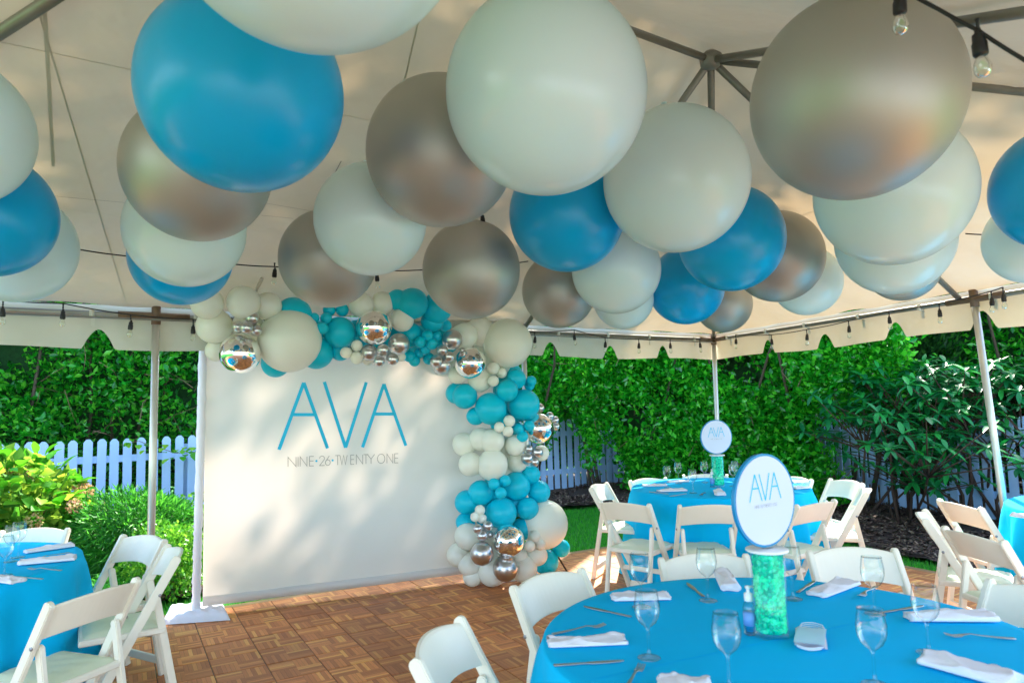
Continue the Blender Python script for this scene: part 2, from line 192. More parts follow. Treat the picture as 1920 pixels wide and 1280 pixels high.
def thin(name,tint,edge=.55,base=.05):
    mt=bpy.data.materials.new(name); mt.use_nodes=True; t=mt.node_tree; t.nodes.remove(t.nodes['Principled BSDF'])
    tr=t.nodes.new('ShaderNodeBsdfTransparent'); tr.inputs[0].default_value=tint; gl=t.nodes.new('ShaderNodeBsdfGlossy'); gl.inputs['Roughness'].default_value=.02; gl.inputs[0].default_value=(1,1,1,1)
    lw=t.nodes.new('ShaderNodeLayerWeight'); lw.inputs[0].default_value=.35; mr=t.nodes.new('ShaderNodeMapRange'); mr.inputs[3].default_value=base; mr.inputs[4].default_value=edge
    fr=t.nodes.new('ShaderNodeValToRGB'); fr.color_ramp.elements[0].color=tint; fr.color_ramp.elements[0].position=.35; fr.color_ramp.elements[1].color=tuple(.45*c for c in tint[:3])+(1,); t.links.new(lw.outputs['Facing'],fr.inputs[0]); t.links.new(fr.outputs[0],tr.inputs[0])
    t.links.new(lw.outputs['Fresnel'],mr.inputs[0]); ms=t.nodes.new('ShaderNodeMixShader'); t.links.new(mr.outputs[0],ms.inputs[0]); t.links.new(tr.outputs[0],ms.inputs[1]); t.links.new(gl.outputs[0],ms.inputs[2])
    t.links.new(ms.outputs[0],t.nodes['Material Output'].inputs[0]); return mt
M['glass']=thin('clear_glass',(.95,.99,.99,1),.26,.035); M['vaseglass']=thin('vase_glass',(.98,1,1,1),.18,.02); M['vaseglass'].node_tree.nodes['Color Ramp'].color_ramp.elements[1].color=(.9,.97,.97,1)
M['bulb']=thin('bulb_glass',(.92,.96,.90,1),.6,.08)
# backdrop cloth: white fabric the sun shines through
M['backdrop']=mat('white_backdrop_fabric',(.68,.73,.74),.75,trans=.23,transcol=(1,.78,.62),bump=.08,bscale=6)
# parquet tile: 2 x 2 blocks of fingers, colour varying finger by finger and tile by tile
def parquet():
    mt=bpy.data.materials.new('parquet_wood'); mt.use_nodes=True; t=mt.node_tree; N=t.nodes.new; L=t.links.new; p=t.nodes['Principled BSDF']
    tc=N('ShaderNodeTexCoord'); sp=N('ShaderNodeSeparateXYZ'); L(tc.outputs['Object'],sp.inputs[0])
    def ma(op,a,b=None,c=None):
        n=N('ShaderNodeMath'); n.operation=op
        for i,x in enumerate((a,b,c)):
            if x is None: continue
            if isinstance(x,(int,float)): n.inputs[i].default_value=x
            else: L(x,n.inputs[i])
        return n.outputs[0]
    S=.2912
    X=ma('ADD',ma('DIVIDE',sp.outputs[0],S),.5); Y=ma('ADD',ma('DIVIDE',sp.outputs[1],S),.5)   # 0..1 over the tile
    bx=ma('FLOOR',ma('MULTIPLY',X,1.999)); by=ma('FLOOR',ma('MULTIPLY',Y,1.999))
    par=ma('MODULO',ma('ADD',bx,by),2.0)
    a=ma('ADD',ma('MULTIPLY',X,ma('SUBTRACT',1.0,par)),ma('MULTIPLY',Y,par))
    bb=ma('ADD',ma('MULTIPLY',Y,ma('SUBTRACT',1.0,par)),ma('MULTIPLY',X,par))
    fi=ma('MULTIPLY',a,12.0); cell=ma('FLOOR',fi); fr=ma('FRACT',fi)
    oi=N('ShaderNodeObjectInfo')
    cv=N('ShaderNodeCombineXYZ'); L(ma('ADD',cell,ma('MULTIPLY',oi.outputs['Random'],57.0)),cv.inputs[0]); L(ma('ADD',bx,ma('MULTIPLY',by,3.0)),cv.inputs[1]); L(ma('MULTIPLY',oi.outputs['Random'],91.0),cv.inputs[2])
    wn=N('ShaderNodeTexWhiteNoise'); L(cv.outputs[0],wn.inputs[0])
    rp=N('ShaderNodeValToRGB'); L(wn.outputs['Value'],rp.inputs[0]); e=rp.color_ramp.elements
    e[0].color=(.44,.155,.055,1); e[1].color=(.80,.42,.13,1); k=e.new(.5); k.color=(.60,.225,.08,1); k=e.new(.8); k.color=(.68,.28,.095,1)
    # grain along the finger
    gv=N('ShaderNodeCombineXYZ'); L(ma('MULTIPLY',a,46.0),gv.inputs[0]); L(ma('MULTIPLY',bb,3.0),gv.inputs[1]); L(ma('MULTIPLY',oi.outputs['Random'],33.0),gv.inputs[2])
    gn=N('ShaderNodeTexNoise'); gn.inputs['Scale'].default_value=1.6; gn.inputs['Detail'].default_value=3; L(gv.outputs[0],gn.inputs['Vector'])
    mx=N('ShaderNodeMix'); mx.data_type='RGBA'; mx.blend_type='MULTIPLY'; mx.inputs[0].default_value=.7
    r2=N('ShaderNodeValToRGB'); L(gn.outputs['Fac'],r2.inputs[0]); r2.color_ramp.elements[0].color=(.68,.64,.58,1); r2.color_ramp.elements[1].color=(1.25,1.2,1.1,1)
    ht=N('ShaderNodeHueSaturation'); L(rp.outputs[0],ht.inputs['Color']); L(ma('ADD',.82,ma('MULTIPLY',oi.outputs['Random'],.36)),ht.inputs['Value'])
    wx=N('ShaderNodeTexNoise'); wx.inputs['Scale'].default_value=1.3; ge=N('ShaderNodeNewGeometry'); L(ge.outputs['Position'],wx.inputs['Vector'])
    L(ma('ADD',.35,ma('MULTIPLY',wx.outputs['Fac'],.4)),p.inputs['Roughness'])
    L(ht.outputs[0],mx.inputs[6]); L(r2.outputs[0],mx.inputs[7])
    gap=ma('LESS_THAN',fr,.07)
    mg=N('ShaderNodeMix'); mg.data_type='RGBA'; L(ma('MULTIPLY',gap,.55),mg.inputs[0]); L(mx.outputs[2],mg.inputs[6]); mg.inputs[7].default_value=(.06,.025,.012,1)
    L(mg.outputs[2],p.inputs['Base Color']); p.inputs['Specular IOR Level'].default_value=.35
    b=N('ShaderNodeBump'); b.inputs['Strength'].default_value=.25; b.inputs['Distance'].default_value=.002; L(ma('SUBTRACT',1.0,gap),b.inputs['Height']); L(b.outputs[0],p.inputs['Normal'])
    return mt
M['parquet']=parquet()
M['bead']=leafmat('gel_beads',(.0,.62,.46),(.0,.95,.70),(.15,1.0,.85),rough=.12,trans=.5,spec=.8)
M['grass']=leafmat('grass_blade',(.02,.22,.012),(.045,.40,.02),(.10,.52,.03),rough=.6,trans=.3)
M['lawn']=mat('lawn_soil',(.02,.20,.012),.95,nz=.4,nscale=25,bump=.6,bscale=60)

# ---------------------------------------------------------------- ground
e1=Vector((.869,.495,0)); e2=Vector((-.495,.869,0))     # the dance floor's own axes
def E(a,b,z=0): p=e1*a+e2*b; return Vector((p.x,p.y,z))
g=mk('lawn',[(-60,-40,-.045),(70,-40,-.045),(70,80,-.045),(-60,80,-.045)],[(0,1,2,3)],M['lawn']); tag(g,kind='structure')
def bed(name,poly,z):
    bm=bmesh.new(); vs_=[bm.verts.new((x,y,z)) for x,y in poly]; bm.faces.new(vs_)
    bmesh.ops.triangulate(bm,faces=bm.faces[:])
    for _ in range(4): bmesh.ops.subdivide_edges(bm,edges=[e for e in bm.edges if e.calc_length()>.45],cuts=1)
    for v_ in bm.verts: 
        v_.co.z+=.03*math.sin(v_.co.x*3.1+v_.co.y*1.7)+.02*math.sin(v_.co.x*7.7-v_.co.y*5.1)
    me=bpy.data.meshes.new(name); bm.to_mesh(me); bm.free(); o=obj(name,me,M['mulch'],None,True); return tag(o,kind='structure')
BED_R=[(.0,9.6),(.71,10.3),(1.3,10.45),(2.2,9.9),(3.0,8.7),(3.5,7.4),(3.62,6.9),(3.9,6.2),(5.0,4.6),(9,2),(12,8),(6,16),(-2,14.5)]
BED_L=[(-2.0,7.4),(-2.75,5.95),(-3.3,5.55),(-4.6,4.9),(-7,3.7),(-10,5),(-9,12),(-2,14),(0,9.6)]
bed('mulch_bed',BED_R,0.01); bed('mulch_bed',BED_L,0.0)
def inpoly(P,x,y):
    c=np.zeros(len(x),bool); n=len(P)
    for i in range(n):
        x1,y1=P[i]; x2,y2=P[(i+1)%n]
        with np.errstate(divide='ignore',invalid='ignore'):
            k=((y1>y)!=(y2>y))&(x<(x2-x1)*(y-y1)/(y2-y1+1e-12)+x1)
        c^=k
    return c
def chips(poly,n,x0,x1,y0,y1,name):
    x=RN.uniform(x0,x1,n); y=RN.uniform(y0,y1,n); k=inpoly(poly,x,y); x=x[k]; y=y[k]; n=len(x)
    z=.03+.03*np.sin(x*3.1+y*1.7)+.02*np.sin(x*7.7-y*5.1)+RN.uniform(-.01,.02,n)
    L=RN.uniform(.012,.04,n); Wd=RN.uniform(.005,.014,n); th=RN.uniform(0,PI,n); ti=RN.uniform(-.5,.5,n)
    c=np.stack([x,y,z],1); d=np.stack([np.cos(th)*np.cos(ti),np.sin(th)*np.cos(ti),np.sin(ti)],1)*L[:,None]; s=np.stack([-np.sin(th),np.cos(th),RN.uniform(-.5,.5,n)],1)*Wd[:,None]
    V=np.stack([c-d-s,c+d-s*.6,c+d+s,c-d+s*.8],1).reshape(-1,3); F=np.arange(4*n).reshape(-1,4)
    o=obj(name,nmesh(name,V,F),M['chip']); return tag(o,'loose brown mulch chips over the planting bed','mulch',kind='stuff')
M['chip']=leafmat('bark_chip',(.04,.02,.014),(.11,.06,.04),(.30,.20,.13),rough=.85,trans=0.0)
chips(BED_R,70000,.3,8,5.5,13,'mulch_chips'); chips(BED_L,30000,-6,-1.5,5,9.5,'mulch_chips')
# lawn blades
def blades(n,x0,x1,y0,y1):
    x=RN.uniform(x0,x1,n); y=RN.uniform(y0,y1,n); k=~inpoly(BED_R,x,y)&~inpoly(BED_L,x,y)
    a=x*.869+y*.495; b=-x*.495+y*.869; k&=~((a<6.2)&(b<6.0)); x=x[k];y=y[k];n=len(x)
    h=RN.uniform(.025,.06,n); th=RN.uniform(0,2*PI,n); w_=RN.uniform(.003,.006,n); le=RN.uniform(0,.03,n); ph=RN.uniform(0,2*PI,n)
    c=np.stack([x,y,np.full(n,-.045)],1); s=np.stack([np.cos(th)*w_,np.sin(th)*w_,0*w_],1); t_=c+np.stack([np.cos(ph)*le,np.sin(ph)*le,h],1)
    V=np.stack([c-s,c+s,t_],1).reshape(-1,3); return V,np.arange(3*n).reshape(-1,3)
V,F=blades(130000,-4,6,4.8,11)
tag(obj('grass',nmesh('grass',V,F),M['grass']),'short green lawn grass behind the parquet floor','grass',kind='stuff')

pt_=mk('bounce_sheet',[E(-12,-4.2,-.04),E(9,-4.2,-.04),E(9,-16,-.04),E(-12,-16,-.04)],[(0,3,2,1)],mat('pale_bounce_sheet',(.58,.60,.62),.8,nz=.1,nscale=3,bump=.3)); tag(pt_,kind='structure')  # unseen pale sheet added behind the camera to bounce sunlight into the tent
# dance floor: parquet tiles snapped together
S=.2912
floor=mk('dance_floor',[],[],M['parquet']); 
bmf=MB(); 
A1=.814+18*S; B1=(20.55)*S
c1=[E(A1,B1),E(A1-40*S,B1),E(A1-40*S,B1-30*S),E(A1,B1-30*S)]
fb=MB().add([p+Vector((0,0,-.04)) for p in c1]+[p+Vector((0,0,-.006)) for p in c1],[(0,1,2,3),(7,6,5,4),(0,4,5,1),(1,5,6,2),(2,6,7,3),(3,7,4,0)])
floor.data=fb.build('x',M['black']).data; bpy.data.objects.remove(bpy.data.objects['x']); floor.data.name='floor_base'
tag(floor,kind='structure')
tm=MB(); h=S/2-.0024; bv=.004
tm.add([(sx*h,sy*h,-.02) for sx,sy in((-1,-1),(1,-1),(1,1),(-1,1))]+[(sx*h,sy*h,-.0025) for sx,sy in((-1,-1),(1,-1),(1,1),(-1,1))]+[(sx*(h-bv),sy*(h-bv),0) for sx,sy in((-1,-1),(1,-1),(1,1),(-1,1))],
  [(0,1,5,4),(1,2,6,5),(2,3,7,6),(3,0,4,7),(4,5,9,8),(5,6,10,9),(6,7,11,10),(7,4,8,11),(8,9,10,11)])
tile_me=bpy.data.meshes.new('parquet_tile'); tile_me.from_pydata(tm.v,[],tm.f); tile_me.update(); tile_me.materials.append(M['parquet'])
def proj(p):
    d=Vector(p)-Vector((0,0,1.52)); z=d.dot(fw)
    return (960+1300*d.dot(cr)/z, 640-1300*d.dot(cu)/z, z) if z>.1 else (0,9999,z)
cand=[]; ang=math.atan2(e1.y,e1.x)
for i in range(40):
    for j in range(30):
        c=E(A1-(i+.5)*S,B1-(j+.5)*S)
        x,y,z=proj(c)
        vis=-60<x<1980 and y<1330
        hid=(x>1010 and y>1130) or (x<130 and y>1120) or (y>1070 and x>1560)
        cand.append(((0 if vis and not hid else 1),z if z>0 else 99,i,j,c))
cand.sort(key=lambda q:q[:2])
rest=MB()
for n,(k,z,i,j,c) in enumerate(cand):
    dz=random.uniform(-.0012,.0008)
    if n<298 and k==0:
        o=obj('parquet_tile',tile_me,None,floor); o.location=(c.x,c.y,dz); o.rotation_euler=(random.uniform(-.002,.002),random.uniform(-.002,.002),ang+(PI/2)*random.randint(0,3)*0)
    else:
        R=Matrix.Rotation(ang,3,'Z'); rest.add([R@Vector(q)+Vector((c.x,c.y,dz)) for q in tm.v],tm.f)
# joined tiles carry a copy of the material read in floor axes
mt2=M['parquet'].copy(); mt2.name='parquet_wood_far'; t=mt2.node_tree
tc=[n for n in t.nodes if n.type=='TEX_COORD'][0]; sp=[n for n in t.nodes if n.type=='SEPXYZ'][0]
mp=t.nodes.new('ShaderNodeVectorRotate'); mp.rotation_type='Z_AXIS'; mp.inputs['Angle'].default_value=-ang
t.links.new(tc.outputs['Object'],mp.inputs['Vector'])
wr=t.nodes.new('ShaderNodeVectorMath'); wr.operation='ADD'; wr.inputs[1].default_value=(-(A1-.5*S)+200*S,-(B1-.5*S)+200*S,0); t.links.new(mp.outputs[0],wr.inputs[0])
md=t.nodes.new('ShaderNodeVectorMath'); md.operation='ADD'; md.inputs[1].default_value=(S/2,S/2,0); t.links.new(wr.outputs[0],md.inputs[0])
mw=t.nodes.new('ShaderNodeVectorMath'); mw.operation='MODULO'; mw.inputs[1].default_value=(S,S,1); t.links.new(md.outputs[0],mw.inputs[0])
ms=t.nodes.new('ShaderNodeVectorMath'); ms.operation='SUBTRACT'; ms.inputs[1].default_value=(S/2,S/2,0); t.links.new(mw.outputs[0],ms.inputs[0])
t.links.new(ms.outputs[0],sp.inputs[0])
gi=t.nodes.new('ShaderNodeNewGeometry')
oi=[n for n in t.nodes if n.type=='OBJECT_INFO'][0]
for l in list(t.links):
    if l.from_node==oi: t.links.new(gi.outputs['Random Per Island'],l.to_socket)
o=rest.build('parquet_tiles_beyond',mt2,floor); o['kind']='stuff'
ed=MB(); 
ed.box(E(A1+.045,B1-15*S,-.018),(.085,30*S,.03),Matrix.Rotation(ang,3,'Z'),.008); ed.box(E(A1-20*S,B1+.045,-.018),(40*S,.085,.03),Matrix.Rotation(ang,3,'Z'),.008)
ed.build('edge_trim',mat('trim_wood',(.28,.17,.07),.5,nz=.2),floor)

# ---------------------------------------------------------------- fence
def fence(p,q,label,pitch=.147,wd=.1,h=1.2,nv=(0,-1)):
    p=Vector((*p,0)); q=Vector((*q,0)); d=(q-p); Ln=d.length; d.normalize(); n=Vector((d.y,-d.x,0))
    if n.dot(Vector((0,-1,0)))<0: n=-n
    rt=empty('picket_fence',p,0,label=label,cat='fence',group='white picket fence runs round the garden')
    a=math.atan2(d.y,d.x); R=Matrix.Rotation(a,3,'Z')
    pr=[(-wd/2,0),(wd/2,0),(wd/2,h-.04),(wd/2-.02,h-.012),(wd/2-.034,h),(-wd/2+.034,h),(-wd/2+.02,h-.012),(-wd/2,h-.04)]
    V=[(x,-.009,z) for x,z in pr]+[(x,.009,z) for x,z in pr]; N=len(pr)
    F=[tuple(range(N)),tuple(range(2*N-1,N-1,-1))]+[(i,i+N,(i+1)%N+N,(i+1)%N) for i in range(N)]
    me=bpy.data.meshes.new('picket'); me.from_pydata(V,[],F); me.update(); me.materials.append(M['fence'])
    for i in range(int(Ln/pitch)):
        o=obj('picket',me,None,rt); off=d*(i*pitch)+n*.03; o.location=(off.x,off.y,.03+random.uniform(-.006,.006)); o.rotation_euler=(random.uniform(-.01,.01),random.uniform(-.008,.008),a)
    for z in (.32,.98):
        MB().box(d*(Ln/2)+Vector((0,0,z)),(Ln,.038,.085),R).build('rail',M['fence'],rt)
    for i in range(int(Ln/2.4)+1):
        MB().box(d*(i*2.4)-n*.07+Vector((0,0,.55)),(.09,.09,1.14),R).build('post',M['fence'],rt)
    return rt
dA=Vector((6.42,4.0)).normalized(); vv=Vector((.348,-.938))
# corner of the two runs
A_=np.array([[dA.x,-(-vv.x)],[dA.y,-(-vv.y)]]); s_=np.linalg.solve(A_,np.array([5.0+5.0,9.73-8.8])); cor=(-5.0+dA.x*s_[0],8.8+dA.y*s_[0])
fence((-5.0-dA.x*4,8.8-dA.y*4),cor,'pale blue-white picket fence running behind the balloon arch, hydrangea in front of its left end')
fence(cor,(cor[0]+vv.x*11,cor[1]+vv.y*11),'white picket fence seen through the bare stems of the rhododendron')

# ---------------------------------------------------------------- foliage
def leaf_cloud(P,Nrm,size,asp=.45,fold=.25,jit=.9,droop=0.):
    n=len(P); 
    d=Nrm+RN.normal(0,jit,(n,3)); d[:,2]-=droop; d/=np.linalg.norm(d,axis=1)[:,None]
    r=RN.normal(0,1,(n,3)); s=np.cross(d,r); s/=np.linalg.norm(s,axis=1)[:,None]; up=np.cross(s,d)
    L=(size*RN.uniform(.6,1.3,n))[:,None]
    b=P; tip=P+d*L-up*L*.12; mid=P+d*L*.48
    a1=mid+s*L*asp*.5+up*L*fold*.3; a2=mid-s*L*asp*.5+up*L*fold*.3
    V=np.stack([b,a1,tip,a2],1).reshape(-1,3); k=np.arange(n)[:,None]*4
    F=np.concatenate([k+np.array([0,1,2]),k+np.array([0,2,3])],0)
    return V,F
def lump(P):
    x,y,z=P[:,0],P[:,1],P[:,2]
    return .5*np.sin(x*1.9+z*1.3+1)+.5*np.sin(y*2.3-z*2.1+x*.7)+.35*np.sin(x*4.7+z*3.9)+.3*np.sin(y*5.3+x*3.1+z*4.4)
def hedge_pts(path,n,z0,z1,half,front,bias=.5):
    path=np.array(path,float); seg=np.linalg.norm(np.diff(path,axis=0),axis=1); cum=np.concatenate([[0],np.cumsum(seg)])
    t=RN.uniform(0,cum[-1],n); i=np.clip(np.searchsorted(cum,t)-1,0,len(seg)-1); f=(t-cum[i])/seg[i]
    c=path[i]+(path[i+1]-path[i])*f[:,None]; d=(path[i+1]-path[i])/seg[i][:,None]
    nn=np.stack([d[:,1],-d[:,0]],1); nn*=np.sign((nn@np.array(front)))[:,None]
    z=RN.uniform(z0,z1,n); o=half*(1-np.abs(RN.normal(0,bias,n)))
    P=np.stack([c[:,0]+nn[:,0]*o,c[:,1]+nn[:,1]*o,z],1)
    lm=lump(P); P[:,:2]+=nn*(lm*.22)[:,None]; P[:,2]+=lm*.08
    N=np.concatenate([nn,np.full((n,1),.35)],1); return P,N
def hedge(label,path,n,z0,z1,half,front,size,mt,core=True,asp=.5,trunks=8,zt=.0,cat='hedge',core_z=None,twigs=0,cut=None,gaps=False,core_path=None):
    rt=empty('hedge',(path[0][0],path[0][1],0),0,label=label,cat=cat)
    o0=np.array([path[0][0],path[0][1],0.])
    P,N=hedge_pts(path,n,z0,z1,half,front)
    if cut: k=cut(P); P=P[k]; N=N[k]
    if gaps: k=(np.sin(P[:,0]*3.1+P[:,2]*2.3+1.3)+np.sin(P[:,0]*1.7-P[:,2]*3.7)+.8*np.sin(P[:,2]*6.1+P[:,0]*5.3)+RN.normal(0,.55,len(P)))>-1.25; P=P[k]; N=N[k]
    V,F=leaf_cloud(P-o0,N,np.full(len(P),size),asp)
    f=obj('foliage',nmesh('foliage',V,F),mt,rt); f['kind']='stuff'
    if twigs:
        T_=MB()
        for _ in range(twigs):
            i=RN.integers(len(P)); p=Vector(P[i]-o0); d=Vector((random.gauss(0,.5),random.gauss(0,.5),random.gauss(.2,.8))).normalized(); L_=random.uniform(.25,.7); b=Vector((random.gauss(0,.06),random.gauss(0,.06),0)); T_.tube([p-d*L_/2,p+b,p+d*L_/2],[.006,.005,.002],4,False)
        f=T_.build('twigs',M['twig'],rt); f['kind']='stuff'
    if core:
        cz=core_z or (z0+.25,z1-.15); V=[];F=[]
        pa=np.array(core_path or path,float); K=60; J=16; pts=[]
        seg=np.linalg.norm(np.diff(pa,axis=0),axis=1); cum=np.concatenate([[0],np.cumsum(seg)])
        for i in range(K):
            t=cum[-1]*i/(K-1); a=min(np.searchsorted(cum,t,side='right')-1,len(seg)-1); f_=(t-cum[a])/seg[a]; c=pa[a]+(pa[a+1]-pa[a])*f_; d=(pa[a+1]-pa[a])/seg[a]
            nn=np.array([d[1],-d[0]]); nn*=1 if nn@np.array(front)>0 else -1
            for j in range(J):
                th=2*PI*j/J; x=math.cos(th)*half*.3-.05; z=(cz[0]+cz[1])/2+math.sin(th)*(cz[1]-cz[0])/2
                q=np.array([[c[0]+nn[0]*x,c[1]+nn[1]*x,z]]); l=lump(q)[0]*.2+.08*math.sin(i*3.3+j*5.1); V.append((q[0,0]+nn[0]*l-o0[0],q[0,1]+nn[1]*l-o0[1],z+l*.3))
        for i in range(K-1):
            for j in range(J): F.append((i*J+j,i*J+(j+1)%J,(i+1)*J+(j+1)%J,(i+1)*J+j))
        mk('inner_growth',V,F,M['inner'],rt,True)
    mb=MB(); pa=np.array(path,float)
    for i in range(trunks):
        f_=(i+.5)/trunks*(len(pa)-1); a=int(f_); c=pa[a]+(pa[a+1]-pa[a])*(f_-a)-o0[:2]
        for _ in range(3):
            p=Vector((c[0]+random.uniform(-.2,.2),c[1]+random.uniform(-.2,.2),0)); pts=[p]; dd=Vector((random.uniform(-.4,.4),random.uniform(-.4,.4),1))
            for s in range(5): p=p+dd*((z1)/5.5); dd+=Vector((random.uniform(-.3,.3),random.uniform(-.3,.3),0)); pts.append(p)
            mb.tube(pts,[.035,.03,.024,.018,.012,.006],6)
    mb.build('trunk',M['bark'],rt,True); return rt
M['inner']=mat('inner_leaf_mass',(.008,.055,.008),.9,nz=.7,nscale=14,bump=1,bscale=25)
M['lf_hedge']=leafmat('hedge_leaf',(.006,.19,.010),(.02,.44,.02),(.17,.80,.05),rough=.22,trans=.42,spec=.9)
M['lf_left']=leafmat('back_hedge_leaf',(.006,.19,.015),(.02,.42,.02),(.20,.72,.05),rough=.3,trans=.45,spec=.8)
M['lf_rhodo']=leafmat('rhododendron_leaf',(.004,.12,.035),(.010,.22,.05),(.03,.36,.05),rough=.25,trans=.15,spec=.3,ob=True)
M['lf_rhodo_s']=leafmat('rhododendron_leaf_inner',(.004,.12,.035),(.010,.22,.05),(.03,.36,.05),rough=.4,trans=.15,spec=.3)
M['lf_hyd']=leafmat('hydrangea_leaf',(.03,.28,.01),(.10,.46,.02),(.36,.66,.05),rough=.45,trans=.4,ob=True)
M['lf_hyd_s']=leafmat('hydrangea_leaf_inner',(.03,.24,.01),(.12,.26,.035),(.45,.65,.05),rough=.45,trans=.4)
M['lf_fine']=leafmat('feathery_leaf',(.015,.22,.01),(.04,.26,.035),(.12,.60,.04),rough=.5,trans=.35)
M['lf_small']=leafmat('small_shrub_leaf',(.03,.2,.01),(.09,.36,.02),(.24,.5,.05),rough=.4,trans=.35)
M['lf_con']=leafmat('conifer_leaf',(.006,.05,.012),(.015,.10,.015),(.05,.22,.02),rough=.6,trans=.15)
M['lf_lime']=leafmat('lime_leaf',(.05,.28,.01),(.14,.26,.035),(.40,.62,.08),rough=.45,trans=.5)
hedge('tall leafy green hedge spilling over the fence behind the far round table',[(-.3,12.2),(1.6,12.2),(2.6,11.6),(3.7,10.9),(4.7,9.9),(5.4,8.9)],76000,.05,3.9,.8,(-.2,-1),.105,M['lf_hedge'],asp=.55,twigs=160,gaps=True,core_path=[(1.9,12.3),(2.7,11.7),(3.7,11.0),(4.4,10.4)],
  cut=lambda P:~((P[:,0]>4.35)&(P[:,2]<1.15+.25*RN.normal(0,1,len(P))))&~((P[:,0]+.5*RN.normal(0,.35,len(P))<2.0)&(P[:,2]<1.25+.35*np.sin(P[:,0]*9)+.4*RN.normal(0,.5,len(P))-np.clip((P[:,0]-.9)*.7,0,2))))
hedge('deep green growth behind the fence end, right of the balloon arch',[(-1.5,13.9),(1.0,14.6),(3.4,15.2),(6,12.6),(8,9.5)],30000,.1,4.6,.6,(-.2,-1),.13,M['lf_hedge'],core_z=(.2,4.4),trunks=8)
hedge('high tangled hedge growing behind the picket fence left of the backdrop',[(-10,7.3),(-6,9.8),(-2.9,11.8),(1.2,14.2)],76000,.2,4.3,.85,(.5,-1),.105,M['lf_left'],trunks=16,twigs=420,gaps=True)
def blob_pts(c,r,n,shell=.35,flat=1.):
    d=RN.normal(0,1,(n,3)); d/=np.linalg.norm(d,axis=1)[:,None]; rad=1-np.abs(RN.normal(0,shell,n)); rad=np.clip(rad,.15,1.1)
    l=1+.12*lump(d*2.2)
    P=np.array(c)+d*np.array(r)*(rad*l)[:,None]; return P,d
def bush(name,label,cat,c,r,n,size,mt,asp=.5,jit=.7,stems=8,droop=0,zmin=.02,group=None):
    rt=empty(name,(c[0],c[1],0),0,label=label,cat=cat,group=group)
    P,N=blob_pts((0,0,c[2]),r,n); k=P[:,2]>zmin; P=P[k];N=N[k]
    V,F=leaf_cloud(P,N,np.full(len(P),size),asp,jit=jit,droop=droop); f=obj('foliage',nmesh('foliage',V,F),mt,rt); f['kind']='stuff'
    mb=MB()
    for i in range(stems):
        a=random.uniform(0,2*PI); q=Vector((math.cos(a)*r[0]*.6,math.sin(a)*r[1]*.6,c[2]+r[2]*.3*random.random()))
        mb.tube([(0,0,0),q*.4+Vector((0,0,.08)),q],[.014,.01,.004],5)
    mb.build('stem',M['twig'],rt,True); return rt
# leaf with curve, for leaves that are parts
def leaf_mesh(name,L,Wd,mt,curl=.15,nseg=4):
    V=[];F=[]
    for i in range(nseg+1):
        t=i/nseg; w_=Wd*math.sin(PI*min(1,t*.92+.04))**.8*.5; z=-curl*L*t*t; y=L*t
        V+=[(-w_,y,z+w_*.35),(0,y,z),(w_,y,z+w_*.35)]
    for i in range(nseg):
        a=i*3; F+=[(a,a+1,a+4,a+3),(a+1,a+2,a+5,a+4)]
    me=bpy.data.meshes.new(name); me.from_pydata(V,[],F); me.update(); me.materials.append(mt)
    me.polygons.foreach_set('use_smooth',[True]*len(me.polygons)); return me
def place_leaf(me,rt,p,d,roll=0,s=1,name='leaf'):
    o=obj(name,me,None,rt); d=Vector(d).normalized(); q=d.to_track_quat('Y','Z') @ Matrix.Rotation(roll,3,'Y').to_quaternion()
    o.location=p; o.rotation_mode='QUATERNION'; o.rotation_quaternion=q; o.scale=(s,s,s); return o
# hydrangea
hy=bush('hydrangea_bush','sunlit hydrangea with broad lime leaves and faded pink blooms at the left edge','hydrangea',(-4.78,6.6,.55),(.70,.62,.64),2600,.13,M['lf_hyd_s'],asp=.7)
hl=leaf_mesh('hydrangea_leaf',.15,.10,M['lf_hyd'])
view=Vector((4.5,-6.5,.9)).normalized()
cnt=0
while cnt<270:
    d=Vector((random.gauss(0,1),random.gauss(0,1),random.gauss(0,1))).normalized()
    if d.dot(view)<-.1: continue
    rr=random.uniform(.88,1.08); p=Vector((d.x*.68*rr,d.y*.6*rr,.55+d.z*.63*rr))
    if p.z<.08: continue
    dd=Vector((d.x+random.gauss(0,.6),d.y+random.gauss(0,.6),d.z*.6+random.gauss(0,.4))); place_leaf(hl,hy,p,dd,random.uniform(-.5,.5),random.uniform(.6,1.2)); cnt+=1
for i in range(34):
    d=Vector((random.gauss(0,1),random.gauss(0,1),random.gauss(-.1,.7))).normalized()
    if d.dot(view)<0: d=-d; 
    p=np.array([d.x*.80,d.y*.72,.5+d.z*.52])
    if p[2]<.12: p[2]=.2
    P,N=blob_pts(p,(.07,.07,.055),110,.2); V,F=leaf_cloud(P,N,np.full(110,.028),.9); obj('bloom',nmesh('bloom',V,F),M['flowerp'],hy)
bush('feathery_shrub','mounded shrub with fine feathery bright green leaves in front of the picket fence','shrub',(-3.6,6.7,.34),(.66,.55,.46),15000,.085,M['lf_fine'],asp=.13,jit=.5,droop=.3)
bush('small_shrub','low yellow-green shrub with small round leaves beside the backdrop pole','shrub',(-2.98,6.05,.26),(.36,.4,.34),5200,.036,M['lf_small'],asp=.75)
bush('small_shrub','bright low shrub with small leaves half hidden behind the feathery shrub and tent pole','shrub',(-3.0,7.1,.3),(.5,.45,.42),3800,.04,M['lf_small'],asp=.75)
bush('groundcover_plant','few broad-leaved green seedlings low in the bed by the hydrangea','plant',(-4.0,5.95,.06),(.16,.14,.14),160,.10,M['lf_hyd_s'],asp=.6,stems=3)
rt=empty('strappy_plant',(-3.35,5.75,0),0,label='tuft of long narrow strap leaves at the floor edge behind the left table',cat='plant')
mb=MB()
